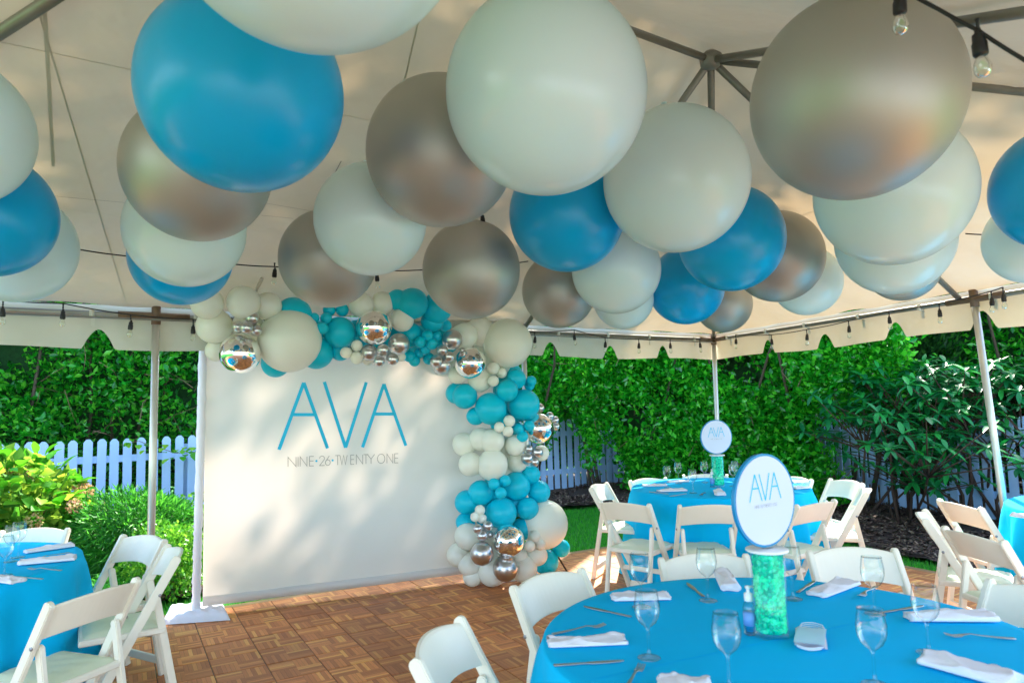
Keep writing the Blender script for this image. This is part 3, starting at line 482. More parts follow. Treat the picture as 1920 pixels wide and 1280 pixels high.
for i in range(160):
    a=random.uniform(0,2*PI); L=random.uniform(.18,.4); o=Vector((random.uniform(-.25,.25),random.uniform(-.15,.15),0)); s=Vector((-math.sin(a),math.cos(a),0))*.006; d=Vector((math.cos(a),math.sin(a),0))
    q=[o,o+d*L*.35+Vector((0,0,L*.6)),o+d*L*.8+Vector((0,0,L*.55)),o+d*L*1.05+Vector((0,0,L*.25))]
    mb.add([q[0]-s,q[0]+s,q[1]-s,q[1]+s,q[2]-s,q[2]+s,q[3]],[(0,1,3,2),(2,3,5,4),(4,5,6)])
f=mb.build('foliage',M['grass'],rt); f['kind']='stuff'
# vine over the left fence
rt=empty('climbing_vine',(-4.9,8.75,0),0,label='thin green vine leaves hanging over the picket tops beside the hydrangea',cat='vine')
vl=leaf_mesh('vine_leaf',.11,.09,M['lf_hyd']); mb=MB()
for st in ((.0,1.15),(.75,1.1)):
    p=Vector((st[0],-.05,st[1])); pts=[p]
    for i in range(12):
        p=p+Vector((.085,.05,random.uniform(-.05,.03))); pts.append(p)
        for _ in range(3): place_leaf(vl,rt,p+Vector((random.uniform(-.05,.05),-.06,random.uniform(-.08,.05))),(random.gauss(0,1),-1.2,random.gauss(-.4,.6)),0,random.uniform(.6,1.1))
    mb.tube(pts,.004,5)
mb.build('stem',M['twig'],rt)
# rhododendron: branches then whorls of long leaves
rt=empty('rhododendron',(5.2,8.6,0),0,label='large rhododendron with whorls of long dark leaves and bare crooked stems at right',cat='rhododendron')
rl=leaf_mesh('rhododendron_leaf',.19,.058,M['lf_rhodo'],curl=.18)
whorls=[]; mb=MB()
for i in range(46):
    b=Vector((random.uniform(-1.0,2.2),random.uniform(-.5,.5)-.55*0,0)); b.y+=-.9*max(0,b.x)*.7
    top=Vector((b.x+random.gauss(0,.45),b.y+random.gauss(-.1,.35),random.uniform(.75,1.85) if i%7 else .5))
    mid=(b+top)/2+Vector((random.gauss(0,.14),random.gauss(0,.14),0)); m2=(mid+top)/2+Vector((random.gauss(0,.1),random.gauss(0,.1),.05))
    mb.tube([b,b.lerp(mid,.5)+Vector((random.gauss(0,.06),random.gauss(0,.06),0)),mid,m2,top],[.02,.017,.014,.01,.005],6)
    whorls.append(top)
    for _ in range(18):
        t2=m2+Vector((random.gauss(0,.36),random.gauss(0,.3),random.uniform(.0,.6))); mb.tube([mid.lerp(m2,.7),t2],[.01,.005],5); whorls.append(t2)
mb.build('stem',M['stemd'],rt,True)
whorls.sort(key=lambda p:p.y); SV=[];SF=[];cnt=0
lm=np.array([v_.co[:] for v_ in rl.vertices]); lf=[list(p.vertices) for p in rl.polygons]; sv=[];sf=[]
for p in whorls:
    n=random.randint(6,9); a0=random.random()*6
    ax=Vector((random.gauss(0,.3),random.gauss(-.35,.3),1)).normalized(); q0=ax.to_track_quat('Z','Y')
    for k in range(n):
        a=a0+2*PI*k/n; d=q0@Vector((math.cos(a),math.sin(a),random.uniform(-.15,.35))); s=random.uniform(.7,1.15)
        if cnt<290: place_leaf(rl,rt,p,d,random.gauss(0,.2),s); cnt+=1
        else:
            q=d.to_track_quat('Y','Z').to_matrix(); Rm=np.array(q); vv_=(lm*s)@Rm.T+np.array(p); b_=len(sv)
            sv+=vv_.tolist(); sf+=[[i+b_ for i in f_] for f_ in lf]
o=mk('foliage',sv,sf,M['lf_rhodo_s'],rt,True); o['kind']='stuff'
# conifers and taller growth beyond the right fence
def conifer(label,x,y,h,r,n,mt,size=.16):
    rt=empty('conifer_tree',(x,y,0),0,label=label,cat='conifer')
    z=h*(1-np.sqrt(RN.uniform(0,1,n))*.97); a=RN.uniform(0,2*PI,n); rad=r*(1-z/h)**.7*(1-np.abs(RN.normal(0,.2,n))); rad*=1+.15*np.sin(a*5+z*3)
    P=np.stack([np.cos(a)*rad,np.sin(a)*rad,z],1); N=np.stack([np.cos(a),np.sin(a),.9+0*a],1)
    V,F=leaf_cloud(P,N,np.full(n,size),.3,jit=.35); f=obj('crown',nmesh('crown',V,F),mt,rt); f['kind']='stuff'
    MB().tube([(0,0,0),(0,0,h*.9)],[.12,.02],8).build('trunk',M['bark'],rt,True)
conifer('dark green conifer standing beyond the white fence at the right edge',8.6,10.2,6,1.3,16000,M['lf_con'])
conifer('slim dark conifer between the hedge and the right edge conifer',6.55,11.2,4.4,.95,13000,M['lf_con'])
def tree(label,x,y,h,cz,cr_,n,size,mt):
    rt=empty('tree',(x,y,0),0,label=label,cat='tree')
    mb=MB().tube([(0,0,0),(.1,0,h*.3),(-.05,.1,h*.6),(0,0,h*.85)],[.2,.16,.11,.04],10)
    Ps=[];Ns=[]
    for i in range(26):
        a=random.uniform(0,2*PI); q=Vector((math.cos(a)*cr_*random.uniform(.2,.9),math.sin(a)*cr_*random.uniform(.2,.9),cz+random.uniform(-1,1)*(h-cz)*.85))
        mb.tube([(0,0,min(q.z*.75,h*.8)),q*.6+Vector((0,0,q.z*.36)),q],[.06,.035,.01],6)
        P,N=blob_pts(q,(.95,.95,.6),n//26,.4); Ps.append(P);Ns.append(N)
    P=np.concatenate(Ps);N=np.concatenate(Ns); V,F=leaf_cloud(P,N,np.full(len(P),size),.5); f=obj('crown',nmesh('crown',V,F),mt,rt); f['kind']='stuff'
    mb.build('trunk',M['bark'],rt,True)
tree('bright lime green tree glowing in the sun above the right fence',8.4,13.2,6.5,3.4,2.9,26000,.17,M['lf_lime'])
tree('tall garden tree behind the middle of the hedge, crown above the tent valance',3.4,14.8,17,13.6,3.9,11500,.24,M['lf_left'])
tree('tall garden tree behind the left hedge, crown above the tent valance',-7.0,13.6,13,9.6,3.4,10000,.24,M['lf_left'])

# ---------------------------------------------------------------- tent
T=D['tent']; TC_=np.array(T['C']); TU=np.array(T['u']); TV=np.array(T['v']); HA,HB,LU,LV,ZE,ZR=(T[k] for k in('ha','hb','LU','LV','ze','zr'))
AMAX=9.2
def TP(a,b,z=None,dz=0):
    if z is None: z=ZE+(ZR-ZE)*max(0,min(a/HA,b/HB,(2*HB-b)/HB,1))
    p=TC_+TU*a+TV*b; return Vector((p[0],p[1],z+dz))
tent=empty('frame_tent',TP(0,0,0),0,label='white frame tent over the party with scalloped valance and metal poles',cat='tent'); TO=tent.location.copy()
def tl(p): return Vector(p)-TO
NA,NB=150,104; V=[];F=[]
for i in range(NA+1):
    for j in range(NB+1):
        a=AMAX*i/NA; b=2*HB*j/NB
        k=min(a/HA,b/HB,(2*HB-b)/HB,1); sag=-.05*math.sin(PI*k)*(.5+.5*abs(math.sin(PI*a/HA))*1)
        wr=.006*math.sin(a*9+b*4+2*math.sin(b*3))*math.exp(-k*2)+.004*math.sin(b*13+a*3)
        V.append(tl(TP(a,b)+Vector((0,0,sag+wr+.035))))
for i in range(NA):
    for j in range(NB): q=i*(NB+1)+j; F.append((q,q+1,q+NB+2,q+NB+1))
mk('canopy',V,F,M['canopy'],tent,True)
def strip(pts,w_,name,mt,dz=-.006):
    mb=MB(); P=[Vector(p) for p in pts]; Vs=[]
    for i,p in enumerate(P):
        t_=(P[min(i+1,len(P)-1)]-P[max(i-1,0)]).normalized(); s=t_.cross(Vector((0,0,1))).normalized()*w_/2; Vs+=[tl(p-s+Vector((0,0,dz))),tl(p+s+Vector((0,0,dz)))]
    return mk(name,Vs,[(2*i,2*i+1,2*i+3,2*i+2) for i in range(len(P)-1)],mt,tent)
for k,pl in enumerate(D['seams']): strip(pl,.016 if k in(0,) else .006,'canopy_seam',M['seam'] if k==0 else M['seamline'])
for a_ in (1.35,4.5,6.1,7.6):
    strip([TP(a_,b_*.1) for b_ in range(1,30)],.009,'canopy_seam',M['seam'],-.012)
for b_ in (1.05,2.1):
    strip([TP(HA*b_/HB+.05+k*.2,b_) for k in range(30)],.007,'canopy_seam',M['seam'],-.012)
# valance with scallops
def valance(axis,start,stop,notches,name='valance'):
    n=int((stop-start)/.02); V=[];F=[]
    for i in range(n+1):
        a=start+(stop-start)*i/n
        dn=min(abs(a-q) for q in notches); 
        zb=1.985-.0+.14*max(0,1-(dn/.10)**1.8) + (.03*max(0,1-abs(dn-.13)/.08) if dn<.21 else 0)*0 + .012*math.sin(a*2.9)
        nf=.012*math.sin(a*11)+.01*math.sin(a*5.3)
        base=(TC_+TU*a-TV*.03) if axis=='u' else (TC_+TV*a-TU*.03)
        nrm=(-TV if axis=='u' else -TU)
        for j in range(7):
            f=j/6; z=(ZE+.037)*(1-f)+zb*f; p=base+nrm*(nf*f+.01*f); V.append(tl(Vector((p[0],p[1],z))))
    for i in range(n):
        for j in range(6): q=i*7+j; F.append((q,q+1,q+8,q+7))
    return mk(name,V,F,M['canopy'],tent,True)
sp_=.78
valance('u',0,AMAX,[.05+sp_*i+.0 for i in range(1,12)]); valance('v',0,2*HB,[.12+sp_*i for i in range(1,8)])
# frame pipes
def pipe(p,q,r=.022,name='rafter',mt='pipe'): return MB().tube([tl(p),tl(q)],r,10).build(name,M[mt],tent,True)
hub=TP(HA,HB,ZR-.05)
for a,b in ((0,0),(HA,0),(0,HB),(0,2*HB),(HA,2*HB)): 
    pipe(hub,TP(a,b,ZE-.01),.021)
pipe(hub,TP(AMAX,HB,ZR-.05),.021,'ridge_pipe')
MB().lathe([(.03,-.05),(.06,-.03),(.065,.02),(.03,.05)],16,tl(hub)).build('crown_fitting',M['pipe'],tent,True)
dn=(Vector(D['beamTL'][1])-Vector(D['beamTL'][0])).normalized(); pipe(Vector(D['beamTL'][0])-dn*1.5,Vector(D['beamTL'][1])+dn*1.2,.026)
pipe(TP(0,0,ZE-.03),TP(AMAX,0,ZE-.03),.02,'eave_rail'); pipe(TP(0,0,ZE-.03),TP(0,2*HB,ZE-.03),.02,'eave_rail')
MB().tube([tl(TP(.0,.03,ZE-.065)),tl(TP(AMAX,.03,ZE-.055))],.008,6).build('eave_cable',M['pipe'],tent)
for p,q in (D['pole_R'],D['pole_L'],D['pole_C'],[[*TP(HA,0,ZE)],[*TP(HA,0,0)]]):
    P_=Vector(p); Q=Vector(q)
    pipe(P_-Vector((0,0,.0)),P_.lerp(Q,.999),.026,'pole','pole')
    d_=(Q-P_).normalized(); MB().tube([tl(P_+Vector((0,0,.04))),tl(P_+d_*.09)],.031,10).build('corner_fitting',M['rust'],tent,True)
    MB().box(tl(Q)+Vector((0,0,-.03)),(.16,.16,.02)).build('foot_plate',M['pipe'],tent)
for k,(p,ax) in enumerate([(D['pole_L'][0],TU),(D['pole_C'][0],TU),(D['pole_C'][0],TV),(D['pole_R'][0],TV)]):
    a=Vector(ax); P_=Vector(p)+Vector((0,0,-.03)); pipe(P_-a*.22 if k in(0,3) else P_,P_+a*.24,.0265,'sleeve_fitting','rust')
# webbing ties round the eave rail
def strapat(p,ax,w_=.03):
    a=Vector(ax); mb=MB(); n=a.cross(Vector((0,0,1))); R=Matrix((a,n,Vector((0,0,1)))).transposed()
    mb.box(tl(p),(w_,.058,.052),R,.008); mb.box(tl(Vector(p)+a*random.uniform(-.02,.02)-Vector((0,0,.055))-n*0.03),(w_*.8,.006,.07),Matrix.Rotation(random.uniform(-.2,.2),3,'X')@R)
    mb.build('strap',M['strap'],tent)
for i in range(13): strapat(TP(.38+i*.66+random.uniform(-.05,.05),0,ZE-.03),TU)
for i in range(8): strapat(TP(0,.3+i*.6+random.uniform(-.05,.05),ZE-.03),TV)
# sand-coloured brace strap near the arch
pipe(TP(5.3,.15,ZE+.05),TP(5.2,.55,ZE+.20),.012,'brace','strap')

# ---------------------------------------------------------------- string lights
def socket_mesh():
    s=MB().lathe([(.004,.045),(.008,.043),(.009,.03),(.0155,.026),(.0165,.004),(.019,0),(.019,-.03),(.0175,-.034)],12)
    return s
sk=bpy.data.meshes.new('socket'); s_=socket_mesh(); sk.from_pydata([tuple(p) for p in s_.v],[],s_.f); sk.materials.append(M['black']); sk.update(); sk.polygons.foreach_set('use_smooth',[True]*len(sk.polygons))
bb=bpy.data.meshes.new('bulb'); s_=MB().lathe([(.012,-.034),(.013,-.042),(.019,-.056),(.0225,-.068),(.021,-.082),(.014,-.093),(.001,-.098)],12); bb.from_pydata([tuple(p) for p in s_.v],[],s_.f); bb.materials.append(M['bulb']); bb.update(); bb.polygons.foreach_set('use_smooth',[True]*len(bb.polygons))
def lights(label,cable,bulbs,r=.0045,drop=.05,top=0.0,group=None,scl=.85):
    o0=Vector(cable[0]); rt=empty('string_light',o0,0,label=label,cat='string lights')
    # smooth the cable a little
    P=[Vector(p)-o0 for p in cable]; Q=[]
    for i in range(len(P)-1):
        for k in range(6):
            t_=k/6; q=P[i].lerp(P[i+1],t_); q.z-=.012*math.sin(PI*t_)*(P[i+1]-P[i]).length; Q.append(q)
    Q.append(P[-1]); MB().tube(Q,r,6).build('cable',M['black'],rt,True)
    for b in bulbs:
        p=Vector(b)-o0
        # stalk from the nearest cable point
        q=min(Q,key=lambda c:(c-p-Vector((0,0,drop))).length)
        s=obj('socket',sk,None,rt); s.location=p; s.scale=(scl,)*3; s.rotation_euler=(random.uniform(-.1,.1),random.uniform(-.1,.1),0)
        b_=obj('bulb',bb,None,s)
        MB().tube([p+Vector((0,0,.04)),p+Vector((0,0,.06)),Vector((p.x,p.y,max(q.z,p.z+.07)))],[.005,.004,.007],6).build('stalk',M['black'],rt,True)
    return rt
bu=[Vector(b) for b in D['bulbs_u']]; bv_=[Vector(b) for b in D['bulbs_v']]
def cab(bs,up=.075): return [b+Vector((0,0,up)) for b in bs]
lights('black festoon string lights along the left eave of the tent',[*cab(bu[:4])]+[Vector(bu[3])+(Vector(bu[4])-Vector(bu[3]))*.5+Vector((0,0,.07))]+cab(bu[4:]),bu)
lights('black festoon string lights along the right eave of the tent',cab(bv_),bv_)
lights('black string lights strung under the canopy behind the ceiling balloons',D['cable_in'],D['bulbs_in'])
lights('short black cable end strung under the canopy at the right edge',D['cable_in2'],[])
lights('black string lights with clear bulbs hanging close by at the top right corner',D['near_cable'],D['near_bulbs'],r=.006,scl=1.0)

# ---------------------------------------------------------------- balloons
def balloon_mesh(name,mt,n=40,neck=True,el=1.0):
    prof=[]
    for i in range(n+1):
        th=PI*i/n; r=math.sin(th); z=-math.cos(th)*el
        if neck and z>0: z*=1.03; 
        prof.append((max(r,1e-5),z))
    if neck: prof=prof[:-3]+[(.06,1.035),(.03,1.05),(.022,1.07)]
    m_=MB().lathe(prof,max(24,n)); me=bpy.data.meshes.new(name); me.from_pydata([tuple(p) for p in m_.v],[],m_.f); me.update(); me.materials.append(mt)
    me.polygons.foreach_set('use_smooth',[True]*len(me.polygons)); return me
BM={k:balloon_mesh(k+'_balloon',M[k],72) for k in('white','blue','grey')}
km=MB().lathe([(.018,1.06),(.024,1.075),(.018,1.09),(.045,1.13),(.042,1.135)],12)
KM={}
for k in BM:
    me=bpy.data.meshes.new('knot'); me.from_pydata([tuple(p) for p in km.v],[],km.f); me.update(); me.materials.append(M[k]); KM[k]=me
CL=['huge white balloon cut by the top edge above the blue one',
'largest blue balloon, below the huge white one at upper left',
'silver grey balloon tucked behind the largest blue balloon',
'ivory white balloon directly below the silver one at upper left',
'blue balloon showing as a crescent under the ivory balloon, above the left tent pole',
'pale white balloon cut by the left edge above a teal blue one',
'teal blue balloon cut by the left edge between two pale balloons',
'pale ivory balloon lowest at the left edge, behind the teal blue one',
'large silver grey balloon left of the big central white balloon',
'biggest white balloon at the top centre, in front of its neighbours',
'ivory white balloon between two silver ones above the arch',
'silver grey balloon hanging lowest above the left half of the arch',
'whole silver grey balloon hanging just above the arch lettering side, centre',
'blue balloon just below the biggest white central balloon',
'large white balloon to the right of the blue one, left of the big silver balloon',
'blue balloon right of the large white balloon, in front of a small silver one',
'silver grey balloon behind the right side of a blue balloon, right of centre',
'pale ivory balloon left of the small deep blue one at centre',
'small deep blue balloon between the ivory balloon and a larger blue one',
'small champagne silver balloon at the low centre, right of the arch top',
'small white balloon peeking out beneath the pale ivory one at centre',
'smallest silver balloon hanging right above the far tent pole',
'small ivory balloon half behind a silver one, right of centre near the valance',
'biggest silver grey balloon at upper right behind the hanging light bulb',
'large bluish white balloon directly under the biggest silver one',
'lower white balloon beneath the large bluish white one at right',
'silver balloon showing as a thin crescent under the right white pair',
'dark blue balloon cut by the right edge',
'pale balloon below the dark blue one at the right edge']
for (c,p,r),lb in zip(D['ceiling'],CL):
    o=obj('ceiling_balloon',BM[c]); o.location=p; o.scale=(r,r,r); o.rotation_euler=(random.uniform(-.12,.12),random.uniform(-.12,.12),random.uniform(0,6)); tag(o,lb,'balloon','big balloons floating under the tent roof')
    k=obj('knot',KM[c],None,o)

# ---------------------------------------------------------------- backdrop
bp=Vector(D['bd']['p0']); bd=Vector(D['bd']['d']); bn=Vector(D['bd']['n'])
def BD(s,z,off=0): p=bp+bd*s+bn*off; return Vector((p.x,p.y,z))
root=empty('photo_backdrop',BD(0,0),0,label='white fabric photo backdrop printed AVA standing at the back of the parquet floor',cat='backdrop'); B0=root.location.copy()
bl=lambda p:p-B0
WD=2.42; HT=2.2; V=[];F=[]; nx,nz_=70,60
for i in range(nx+1):
    for j in range(nz_+1):
        s=WD*i/nx; z=.07+HT*j/nz_*1.0; f=j/nz_
        off=.010*math.sin(s*2.6+z*1.1)+.006*math.sin(s*6-z*2)+.006*math.sin(z*3)
        V.append(bl(BD(s,z,off)))
for i in range(nx):
    for j in range(nz_): q=i*(nz_+1)+j; F.append((q,q+nz_+1,q+nz_+2,q+1))
mk('backdrop_fabric',V,F,M['backdrop'],root,True)
hv=[];hf=[]
for i in range(nx+1):
    s=WD*i/nx; off=.010*math.sin(s*2.6)+.006*math.sin(s*6)
    for z,o_ in ((.066,.001),(.066,.014),(.13,.014),(.135,.004)): hv.append(bl(BD(s,z,off+o_)))
for i in range(nx):
    for j in range(3): q=i*4+j; hf.append((q,q+4,q+5,q+1))
mk('hem',hv,hf,M['backdrop'],root,True)
def fold_off(s,z): return .010*math.sin(s*2.6+z*1.1)+.006*math.sin(s*6-z*2)+.006*math.sin(z*3)
def ribbon(pts,wd,fr,mt,parent,name='letter',close=False,bev=True):
    # mitred stroke in the (s,z) plane; fr maps (s,z)->point just proud of the face
    P=[Vector((p[0],p[1])) for p in pts]; 
    if close: P=P+[P[0]]
    n=len(P); V=[]; F=[]
    for i in range(n):
        a=(P[i]-P[i-1]).normalized() if i>0 else ((P[i]-P[-2]).normalized() if close else (P[1]-P[0]).normalized())
        b=(P[i+1]-P[i]).normalized() if i<n-1 else ((P[1]-P[0]).normalized() if close else a)
        if i==0 and not close: a=b
        t_=(a+b); t_=t_.normalized() if t_.length>1e-4 else a; nn=Vector((-t_.y,t_.x)); c=max(.35,abs(nn.dot(Vector((-a.y,a.x))))); w2=wd/2/c
        V+=[fr(P[i].x+nn.x*w2,P[i].y+nn.y*w2),fr(P[i].x-nn.x*w2,P[i].y-nn.y*w2)]
    for i in range(n-1): F.append((2*i,2*i+1,2*i+3,2*i+2))
    return V,F
def letter(strokes,wd,fr,mt,parent,name='letter'):
    mb=MB()
    for st in strokes:
        # subdivide so the print follows the folds
        Q=[]
        for i in range(len(st)-1):
            k=max(1,int((Vector(st[i+1])-Vector(st[i])).length/.1))
            for j in range(k): Q.append(tuple(Vector(st[i]).lerp(Vector(st[i+1]),j/k)))
        Q.append(st[-1]); V,F=ribbon(Q,wd,fr,mt,parent); mb.add(V,F)
    return mb.build(name,mt,parent)
frb=lambda s,z,e=[0]: bl(BD(s,z,fold_off(s,z)+.0035))
# slightly different height per stroke so crossings never share a plane
A=D['ava']
def fr_k(k): return lambda s,z: bl(BD(s,z,fold_off(s,z)+.003+.0008*k))
def bigletter(sts):
    mb=MB()
    for k,st in enumerate(sts):
        segs=[(st[i],st[i+1]) for i in range(len(st)-1)]
        for kk,(a,b) in enumerate(segs):
            Q=[tuple(Vector(a).lerp(Vector(b),j/6)) for j in range(7)]; V,F=ribbon(Q,.027 if k==0 else .026,fr_k(k*2+kk),None,None); mb.add(V,F)
    mb.build('letter',M['letter'],root)
bigletter([A[0],A[1]]); bigletter([A[2]]); bigletter([A[3],A[4]])
def arc(cx,cy,rx,ry,a0,a1,n=18): return [(cx+rx*math.cos(math.radians(a0+(a1-a0)*i/n)),cy+ry*math.sin(math.radians(a0+(a1-a0)*i/n))) for i in range(n+1)]
GLY={'N':(.62,[[(0,0),(0,1),(.62,0),(.62,1)]]),'I':(.0,[[(0,0),(0,1)]]),'E':(.42,[[(.42,0),(0,0),(0,1),(.42,1)],[(0,.52),(.40,.52)]]),
'2':(.5,[[(0,.74)]+arc(.25,.74,.25,.26,165,-35)[1:]+[(0,0),(.52,0)]]),'6':(.5,[arc(.26,.29,.26,.29,0,360,26),[(.42,1),(.04,.42)]]),
'T':(.52,[[(0,1),(.52,1)],[(.26,1),(.26,0)]]),'W':(.95,[[(0,1),(.24,0),(.475,1),(.71,0),(.95,1)]]),'Y':(.6,[[(0,1),(.3,.5),(.6,1)],[(.3,.5),(.3,0)]]),'O':(.82,[arc(.41,.5,.41,.5,0,360,32)]),'A':(.7,[[(0,0),(.35,1),(.7,0)],[(.17,.5),(.53,.5)]]),'V':(.6,[[(0,1),(.3,0),(.6,1)]])}
sb=[Vector(p) for p in D['sub']]   # baseline left, top left, baseline right, top right
lay=[('N',243,330),('I',352,352),('N',375,450),('E',478,525),('.',555,555),('2',590,645),('6',655,708),('.',738,738),('T',768,822),('W',822,905),('E',945,985),('N',1010,1085),('T',1095,1150),('Y',1140,1225),('O',1258,1345),('N',1370,1440),('E',1462,1505)]
for ch,x0,x1 in lay:
    def mp_(gx,gy,gw):
        t_=((x0+(x1-x0)*(gx/gw if gw else 0))-243)/(1505-243); b=sb[0].lerp(sb[2],t_); c=sb[1].lerp(sb[3],t_); return tuple(b.lerp(c,gy))
    if ch=='.':
        b=Vector(mp_(0,.5,0)); mb=MB(); n=10; V=[frb(b.x+.009*math.cos(2*PI*i/n),b.y+.009*math.sin(2*PI*i/n)) for i in range(n)]; mk('dot',V,[tuple(range(n))],M['letter'],root)
    else:
        gw,sts=GLY[ch]; letter([[mp_(x,y,gw) for x,y in st] for st in sts],.0052,frb,M['letter_grey'],root)
# uprights with spandex sleeves, crossbar, weighted base
pb,pt=[Vector(p) for p in D['bpole']]; up_=(pt-pb); pz=pb+up_*(2.3/up_.z)
def sleeve(p,q,name):
    V=[];F=[];n=90;k=14
    ax=(q-p); 
    for i in range(n+1):
        c=p.lerp(q,i/n); rr=.031+.0012*math.sin(i*1.9)+.0012*math.sin(i*.7+1)+(.003 if i<30 else 0)*math.sin(i*2.7)
        for j in range(k): th=2*PI*j/k; r_=rr*(1+.05*math.sin(3*th+i*.9)); V.append(bl(c)+Vector((r_*math.cos(th),r_*math.sin(th),0)))
    for i in range(n):
        for j in range(k): F.append((i*k+j,i*k+(j+1)%k,(i+1)*k+(j+1)%k,(i+1)*k+j))
    mk(name,V,F,M['sleeve'],root,True)
sleeve(pb,pz,'sleeved_upright'); q0=BD(WD+.06,0,-.02); sleeve(q0,q0+Vector((0,0,2.3)),'sleeved_upright')
MB().tube([bl(Vector((pz.x,pz.y,2.27))),bl(Vector((q0.x,q0.y,2.27)))],.02,10).build('crossbar',M['pole'],root,True)
def drape(quad,h,name):
    nU,nV=36,18; V=[];F=[]; Q=[Vector(q) for q in quad]
    for i in range(nU+1):
        for j in range(nV+1):
            u_,v_=i/nU,j/nV; p=(Q[0].lerp(Q[1],u_)).lerp(Q[3].lerp(Q[2],u_),v_); e=min(u_,1-u_)*9; f=min(v_,1-v_)*4.5; k=min(1,e,f)
            z=h*min(1,(k*1.6)**.5)+.006*math.sin(u_*31+v_*9)*k+.006*math.sin(u_*17-v_*23)*k
            p=p+Vector((.002*math.sin(v_*40),.002*math.sin(u_*50),0))*(1-k); V.append(bl(Vector((p.x,p.y,max(.004,z)))))
    for i in range(nU):
        for j in range(nV): q=i*(nV+1)+j; F.append((q,q+nV+1,q+nV+2,q+1))
    return mk(name,V,F,M['sleeve'],root,True)
drape(D['pole_foot'],.055,'draped_base'); c_=q0; drape([c_+bd*sx*.24+bn*sy*.22 for sx,sy in((-1,1),(1,1),(1,-1),(-1,-1))],.05,'draped_base')

# ---------------------------------------------------------------- balloon garland
GM={'white':balloon_mesh('ivory_balloon',M['gwhite'],28,el=1.04),'teal':balloon_mesh('teal_balloon',M['teal'],28,el=1.04),'silver':balloon_mesh('silver_balloon',M['silver'],28,el=1.03),'mirror':balloon_mesh('mirror_balloon',M['mirror'],44,neck=False)}
NM={'white':'ivory_balloon','teal':'teal_balloon','silver':'chrome_balloon','mirror':'mirror_balloon'}
gr=empty('balloon_garland',BD(1.9,0,.2),0,label='turquoise, ivory and chrome balloon garland arching over the top and right side of the backdrop',cat='balloon garland'); G0=gr.location.copy()
for c,p,r in D['garland']:
    p=Vector(p); o=obj(NM[c],GM[c],None,gr); 
    p.z=max(p.z,r+.004); o.location=p-G0; s=r; o.scale=(s,s,s)
    a=random.uniform(0,2*PI); n_=(-bn+Vector((math.cos(a)*.7*bd.x,math.cos(a)*.7*bd.y,math.sin(a)*.7))).normalized(); o.rotation_mode='QUATERNION'; o.rotation_quaternion=n_.to_track_quat('Z','Y')
# hidden inner fill so no daylight shows between the clusters
pr_=None
for i in range(46):
    t_=i/45
    if t_<.45: q=BD(.05+t_/.45*2.25,2.12+.05*math.sin(i*2.1),.10)
    else: f=(t_-.45)/.55; q=BD(2.42+.12*math.sin(f*5)+.06*math.sin(i*1.7),2.0-1.85*f,.08)
    c='teal' if (t_<.1 or .15<t_<.4 or .5<t_<.68 or .78<t_<.9) else 'white'
    if .1<t_<.15 or t_<.08: c='white'
    o=obj(NM[c],GM[c],None,gr); o.location=q-G0; o.scale=(.095,)*3
gl=[Vector(p) for p in D['gleg']]; MB().tube([gl[0]-G0,gl[1]-G0],.009,8).build('stand_leg',M['black'],gr,True)

